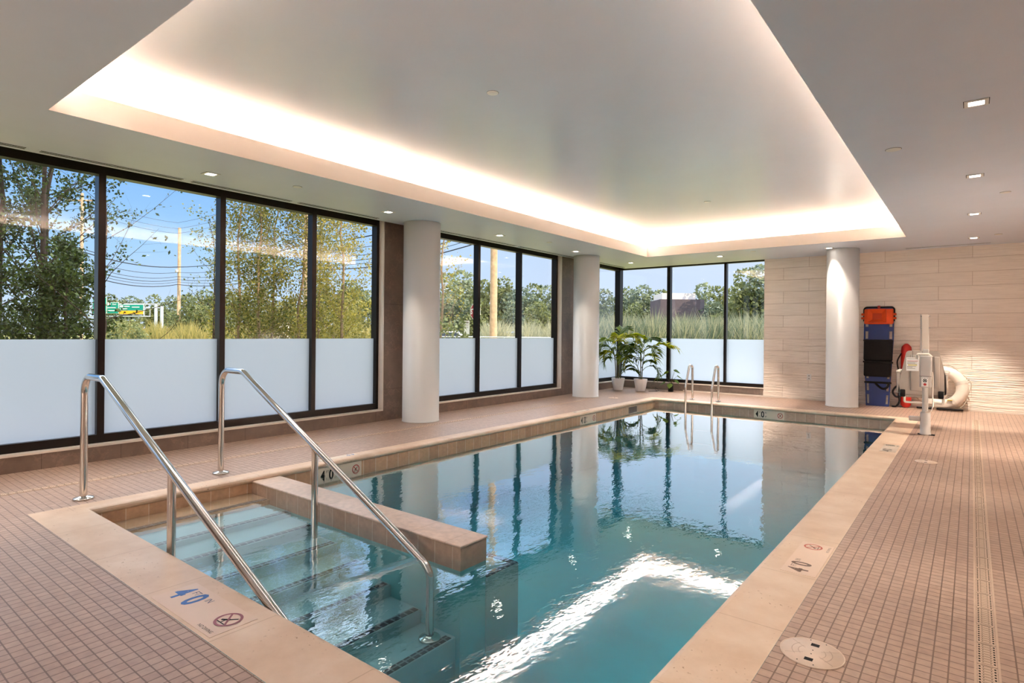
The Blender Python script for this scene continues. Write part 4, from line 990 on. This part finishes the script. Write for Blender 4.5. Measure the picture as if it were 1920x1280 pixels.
p = at(875, 17); t = thing('notice_sign', p, 'white upright notice sign standing left of the stop sign', 'sign')
zt_, zb_ = zv(875,601,17)-GZ, zv(875,630,17)-GZ; hw_ = 5.1/FL*17
S = lambda a, z, off=0: (RV.x*a-FV.x*off, RV.y*a-FV.y*off, z)
MB().add([S(-hw_,zb_),S(hw_,zb_),S(hw_,zt_),S(-hw_,zt_),S(-hw_,zb_,-.02),S(hw_,zb_,-.02),S(hw_,zt_,-.02),S(-hw_,zt_,-.02)], [(0,1,2,3),(7,6,5,4),(0,1,5,4),(1,2,6,5),(2,3,7,6),(3,0,4,7)]).build('panel', M['white'], t)
m = MB()
for f0, f1, w_ in ((.06,.16,.75),(.22,.235,.85),(.30,.32,.6),(.40,.42,.5),(.46,.475,.6)):
    z0, z1 = zt_+(zb_-zt_)*f1, zt_+(zb_-zt_)*f0
    if f0 < .1:
        for q in range(4): x = -w_*hw_+2*w_*hw_*q/4; m.add([S(x,z0,.003),S(x+hw_*.3,z0,.003),S(x+hw_*.3,z1,.003),S(x,z1,.003)], [(0,1,2,3)])
    else: m.add([S(-w_*hw_,z0,.003),S(w_*hw_,z0,.003),S(w_*hw_,z1,.003),S(-w_*hw_,z1,.003)], [(0,1,2,3)])
m.build('print_lines', plain('notice_print', hexc(110,100,92), .6), t)
MB().tube([S(0,0,-.04),S(0,zb_+.3,-.04)], .02, 8).build('post', M['galv'], t)

# low building behind the belt, pale cabinet, cars, fence
d = 40.; p = at(1275, d); t = thing('low_building', p, 'low dark walled building with a pale roof band behind the trees', 'building')
u2m = lambda u: (u-1275)/FL*d
B = lambda a, dep, z: (RV.x*a+FV.x*dep, RV.y*a+FV.y*dep, z)
def bprism(m, a0, a1, z0, z1, dep=6., off=0.):
    m.add([B(a0,off,z0),B(a1,off,z0),B(a1,dep,z0),B(a0,dep,z0),B(a0,off,z1),B(a1,off,z1),B(a1,dep,z1),B(a0,dep,z1)], [(3,2,1,0),(4,5,6,7),(0,1,5,4),(1,2,6,5),(2,3,7,6),(3,0,4,7)]); return m
bprism(MB(), u2m(1238), u2m(1320), 0, zv(1275,561,d)-GZ, 3.).build('wall', plain('dark_brick', hexc(92,82,90), .8, 0, .2, .1, 2), t)
bprism(MB(), u2m(1243), u2m(1306), zv(1275,561,d)-GZ, zv(1275,549,d)-GZ, 2.7, .3).build('roof_band', plain('pale_cladding', hexc(214,206,206), .6), t)
p = at(533, 30); t = thing('roadside_cabinet', p, 'pale upright roadside cabinet glimpsed through the birches', 'cabinet'); hh = zv(533,585,30)-GZ
MB().bbox(-.25,.25,-.2,.2,0,hh,.03).build('housing', plain('cabinet_cream', hexc(236,220,198), .6), t)
MB().box(-.28,.28,-.23,.23,hh,hh+.06).build('cap', plain('cabinet_cap', hexc(206,196,182), .6), t)
MB().box(.26-.008,.258,-.15,.15,.2,hh-.2).build('door', plain('cabinet_door', hexc(222,206,186), .6), t)

def car(pos, heading, col, lab):
    t = thing('car', pos, lab, 'car', 'cars on the road outside', heading)
    prof = [(-2.2,.35),(-2.25,.75),(-2.1,.95),(-1.55,1.0),(-.9,1.42),(.55,1.44),(1.25,1.02),(2.05,.90),(2.25,.70),(2.25,.35)]
    m = MB(); m.prism(prof, lambda p, d: (p[0], d*(1. if p[1] < 1.1 else .82), p[1]), -.88, .88); body = m.build('body', plain('car_paint_'+lab[:5], col, .25, .2, .5, .03), t)
    for s in (-1,1):
        MB().add([(-1.35,s*.885,1.03),(1.05,s*.885,1.03),(.5,s*.80,1.36),(-.85,s*.80,1.36)], [(0,1,2,3)]).build('side_window', plain('car_glass', hexc(40,48,56), .1), t)
        for x in (-1.4,1.4):
            w = MB().lathe([(0,-.1),(.33,-.1),(.34,-.06),(.34,.06),(.33,.1),(0,.1)], (0,0,0), 24); w.v = [(a+x, s*.82+c, b+.34) for a, b, c in w.v]; w.build('wheel', M['black'], t)
    return t
ang = math.atan2(RV.y, RV.x)
car(at(838, 33), ang+.1, hexc(226,226,226), 'white car on the road left in the middle window group')
car(at(955, 31), ang+.1, hexc(150,176,222), 'pale blue car on the road behind the thick utility pole')
t = thing('guard_rail', at(945,22), 'low metal rail fence beside the road in the middle window group', 'fence')
for k in range(6):
    q = RV*(k-3)*.9; MB().tube([(q.x,q.y,0),(q.x,q.y,1.22)], .03, 6).build('post', M['galv'], t)
m = MB()
for z in (.75,1.2): m.tube([(-RV.x*2.9,-RV.y*2.9,z),(RV.x*2.2,RV.y*2.2,z)], .02, 5)
m.build('rails', M['galv'], t)

# ------------------------------------------------------------------ light
sc = bpy.context.scene
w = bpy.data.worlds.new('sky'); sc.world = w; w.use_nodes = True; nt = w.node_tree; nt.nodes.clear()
N = lambda t: nt.nodes.new(t)
tc = N('ShaderNodeTexCoord'); sp = N('ShaderNodeSeparateXYZ'); nt.links.new(tc.outputs['Generated'], sp.inputs[0])
rp = N('ShaderNodeValToRGB'); e = rp.color_ramp.elements
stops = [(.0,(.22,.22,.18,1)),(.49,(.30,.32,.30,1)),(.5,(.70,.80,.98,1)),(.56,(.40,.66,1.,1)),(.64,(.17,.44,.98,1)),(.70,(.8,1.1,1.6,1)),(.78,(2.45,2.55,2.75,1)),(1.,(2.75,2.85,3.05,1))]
while len(e) < len(stops): e.new(.5)
for k, (p, c) in enumerate(stops): e[k].position = p; e[k].color = c
mr = N('ShaderNodeMapRange'); mr.inputs[1].default_value = -1; mr.inputs[2].default_value = 1; nt.links.new(sp.outputs[2], mr.inputs[0]); nt.links.new(mr.outputs[0], rp.inputs[0])
pl = N('ShaderNodeMapRange'); pl.interpolation_type = 'SMOOTHSTEP'; pl.inputs[1].default_value = .45; pl.inputs[2].default_value = .95; nt.links.new(sp.outputs[1], pl.inputs[0])
low = N('ShaderNodeMapRange'); low.inputs[1].default_value = .42; low.inputs[2].default_value = .30; nt.links.new(sp.outputs[2], low.inputs[0])
abv = N('ShaderNodeMapRange'); abv.inputs[1].default_value = -.01; abv.inputs[2].default_value = .01; nt.links.new(sp.outputs[2], abv.inputs[0])
m1 = N('ShaderNodeMath'); m1.operation = 'MULTIPLY'; nt.links.new(pl.outputs[0], m1.inputs[0]); nt.links.new(low.outputs[0], m1.inputs[1])
m2 = N('ShaderNodeMath'); m2.operation = 'MULTIPLY'; nt.links.new(m1.outputs[0], m2.inputs[0]); nt.links.new(abv.outputs[0], m2.inputs[1])
pm = N('ShaderNodeMix'); pm.data_type = 'RGBA'; nt.links.new(m2.outputs[0], pm.inputs[0]); nt.links.new(rp.outputs[0], pm.inputs[6]); pm.inputs[7].default_value = (.63,.74,.95,1)
bg = N('ShaderNodeBackground'); bg.inputs[1].default_value = .86
# sky raised overhead and toward +y, added to light the room and end panes
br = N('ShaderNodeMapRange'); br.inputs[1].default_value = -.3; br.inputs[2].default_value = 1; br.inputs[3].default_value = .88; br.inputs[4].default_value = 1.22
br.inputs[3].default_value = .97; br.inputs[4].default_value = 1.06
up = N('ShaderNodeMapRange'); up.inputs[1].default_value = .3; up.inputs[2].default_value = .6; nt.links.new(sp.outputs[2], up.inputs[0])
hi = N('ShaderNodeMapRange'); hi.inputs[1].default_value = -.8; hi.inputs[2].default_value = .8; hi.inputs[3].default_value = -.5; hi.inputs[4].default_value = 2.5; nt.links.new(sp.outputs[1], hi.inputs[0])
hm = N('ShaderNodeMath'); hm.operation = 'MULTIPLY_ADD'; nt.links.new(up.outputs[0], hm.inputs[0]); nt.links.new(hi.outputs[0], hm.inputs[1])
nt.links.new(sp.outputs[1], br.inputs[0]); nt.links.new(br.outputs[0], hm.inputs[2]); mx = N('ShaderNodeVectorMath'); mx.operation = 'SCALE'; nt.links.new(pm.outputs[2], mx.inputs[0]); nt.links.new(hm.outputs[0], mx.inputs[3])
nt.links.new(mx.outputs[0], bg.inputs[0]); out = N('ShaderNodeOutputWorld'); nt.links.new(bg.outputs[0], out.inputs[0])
L = bpy.data.lights.new('sun', 'SUN'); L.energy = 3.6; L.color = (1,.80,.55); L.angle = .01
so = bpy.data.objects.new('sun', L); COL.objects.link(so)
sd = Vector((1,-.12,.30)).normalized(); so.rotation_euler = sd.to_track_quat('Z','Y').to_euler()

# unseen fill spots, added to bounce light off the ceiling and walls
L = bpy.data.lights.new('ceiling_fill_spot', 'SPOT'); L.energy = 20; L.color = (1,.97,.94); L.spot_size = 2.5; L.spot_blend = 1.; L.shadow_soft_size = .25
fo = bpy.data.objects.new('ceiling_fill_spot', L); COL.objects.link(fo); fo.location = (-.6,-2.2,1.0); fo.rotation_euler = (PI,0,0)
L2 = L.copy(); L2.energy = 650; f2 = bpy.data.objects.new('back_wall_fill_spot', L2); COL.objects.link(f2); f2.location = (-2.6,-1.3,1.5); f2.rotation_euler = (-PI/2,0,0)
L3 = L.copy(); L3.energy = 700; L3.spot_size = 1.5; L3.spot_blend = .8; f3 = bpy.data.objects.new('right_wall_fill_spot', L3); COL.objects.link(f3); f3.location = (.75,8.4,.5); f3.rotation_euler = (0,-PI/2,0)

# ------------------------------------------------------------------ camera
cam = bpy.data.cameras.new('camera'); co = bpy.data.objects.new('camera', cam); COL.objects.link(co)
cam.sensor_fit = 'HORIZONTAL'; cam.sensor_width = 36; cam.lens = FL/1920*36; cam.shift_y = -(640-623.64)/1920; cam.clip_start = .02; cam.clip_end = 500
T = .00888; Z = Vector((0,0,1)); cr = RV*math.cos(T)+Z*math.sin(T); cu = -RV*math.sin(T)+Z*math.cos(T); cb = -FV
co.matrix_world = Matrix(((cr.x,cu.x,cb.x,0),(cr.y,cu.y,cb.y,0),(cr.z,cu.z,cb.z,1.25),(0,0,0,1)))
sc.camera = co
sc.view_settings.view_transform = 'Standard'; sc.view_settings.look = 'None'; sc.view_settings.exposure = .34; sc.view_settings.gamma = 1.0
cy = sc.cycles
cy.use_denoising = True; cy.max_bounces = 10; cy.diffuse_bounces = 5; cy.glossy_bounces = 4; cy.transmission_bounces = 4; cy.transparent_max_bounces = 16
cy.sample_clamp_indirect = 60.; cy.caustics_reflective = False; cy.caustics_refractive = False
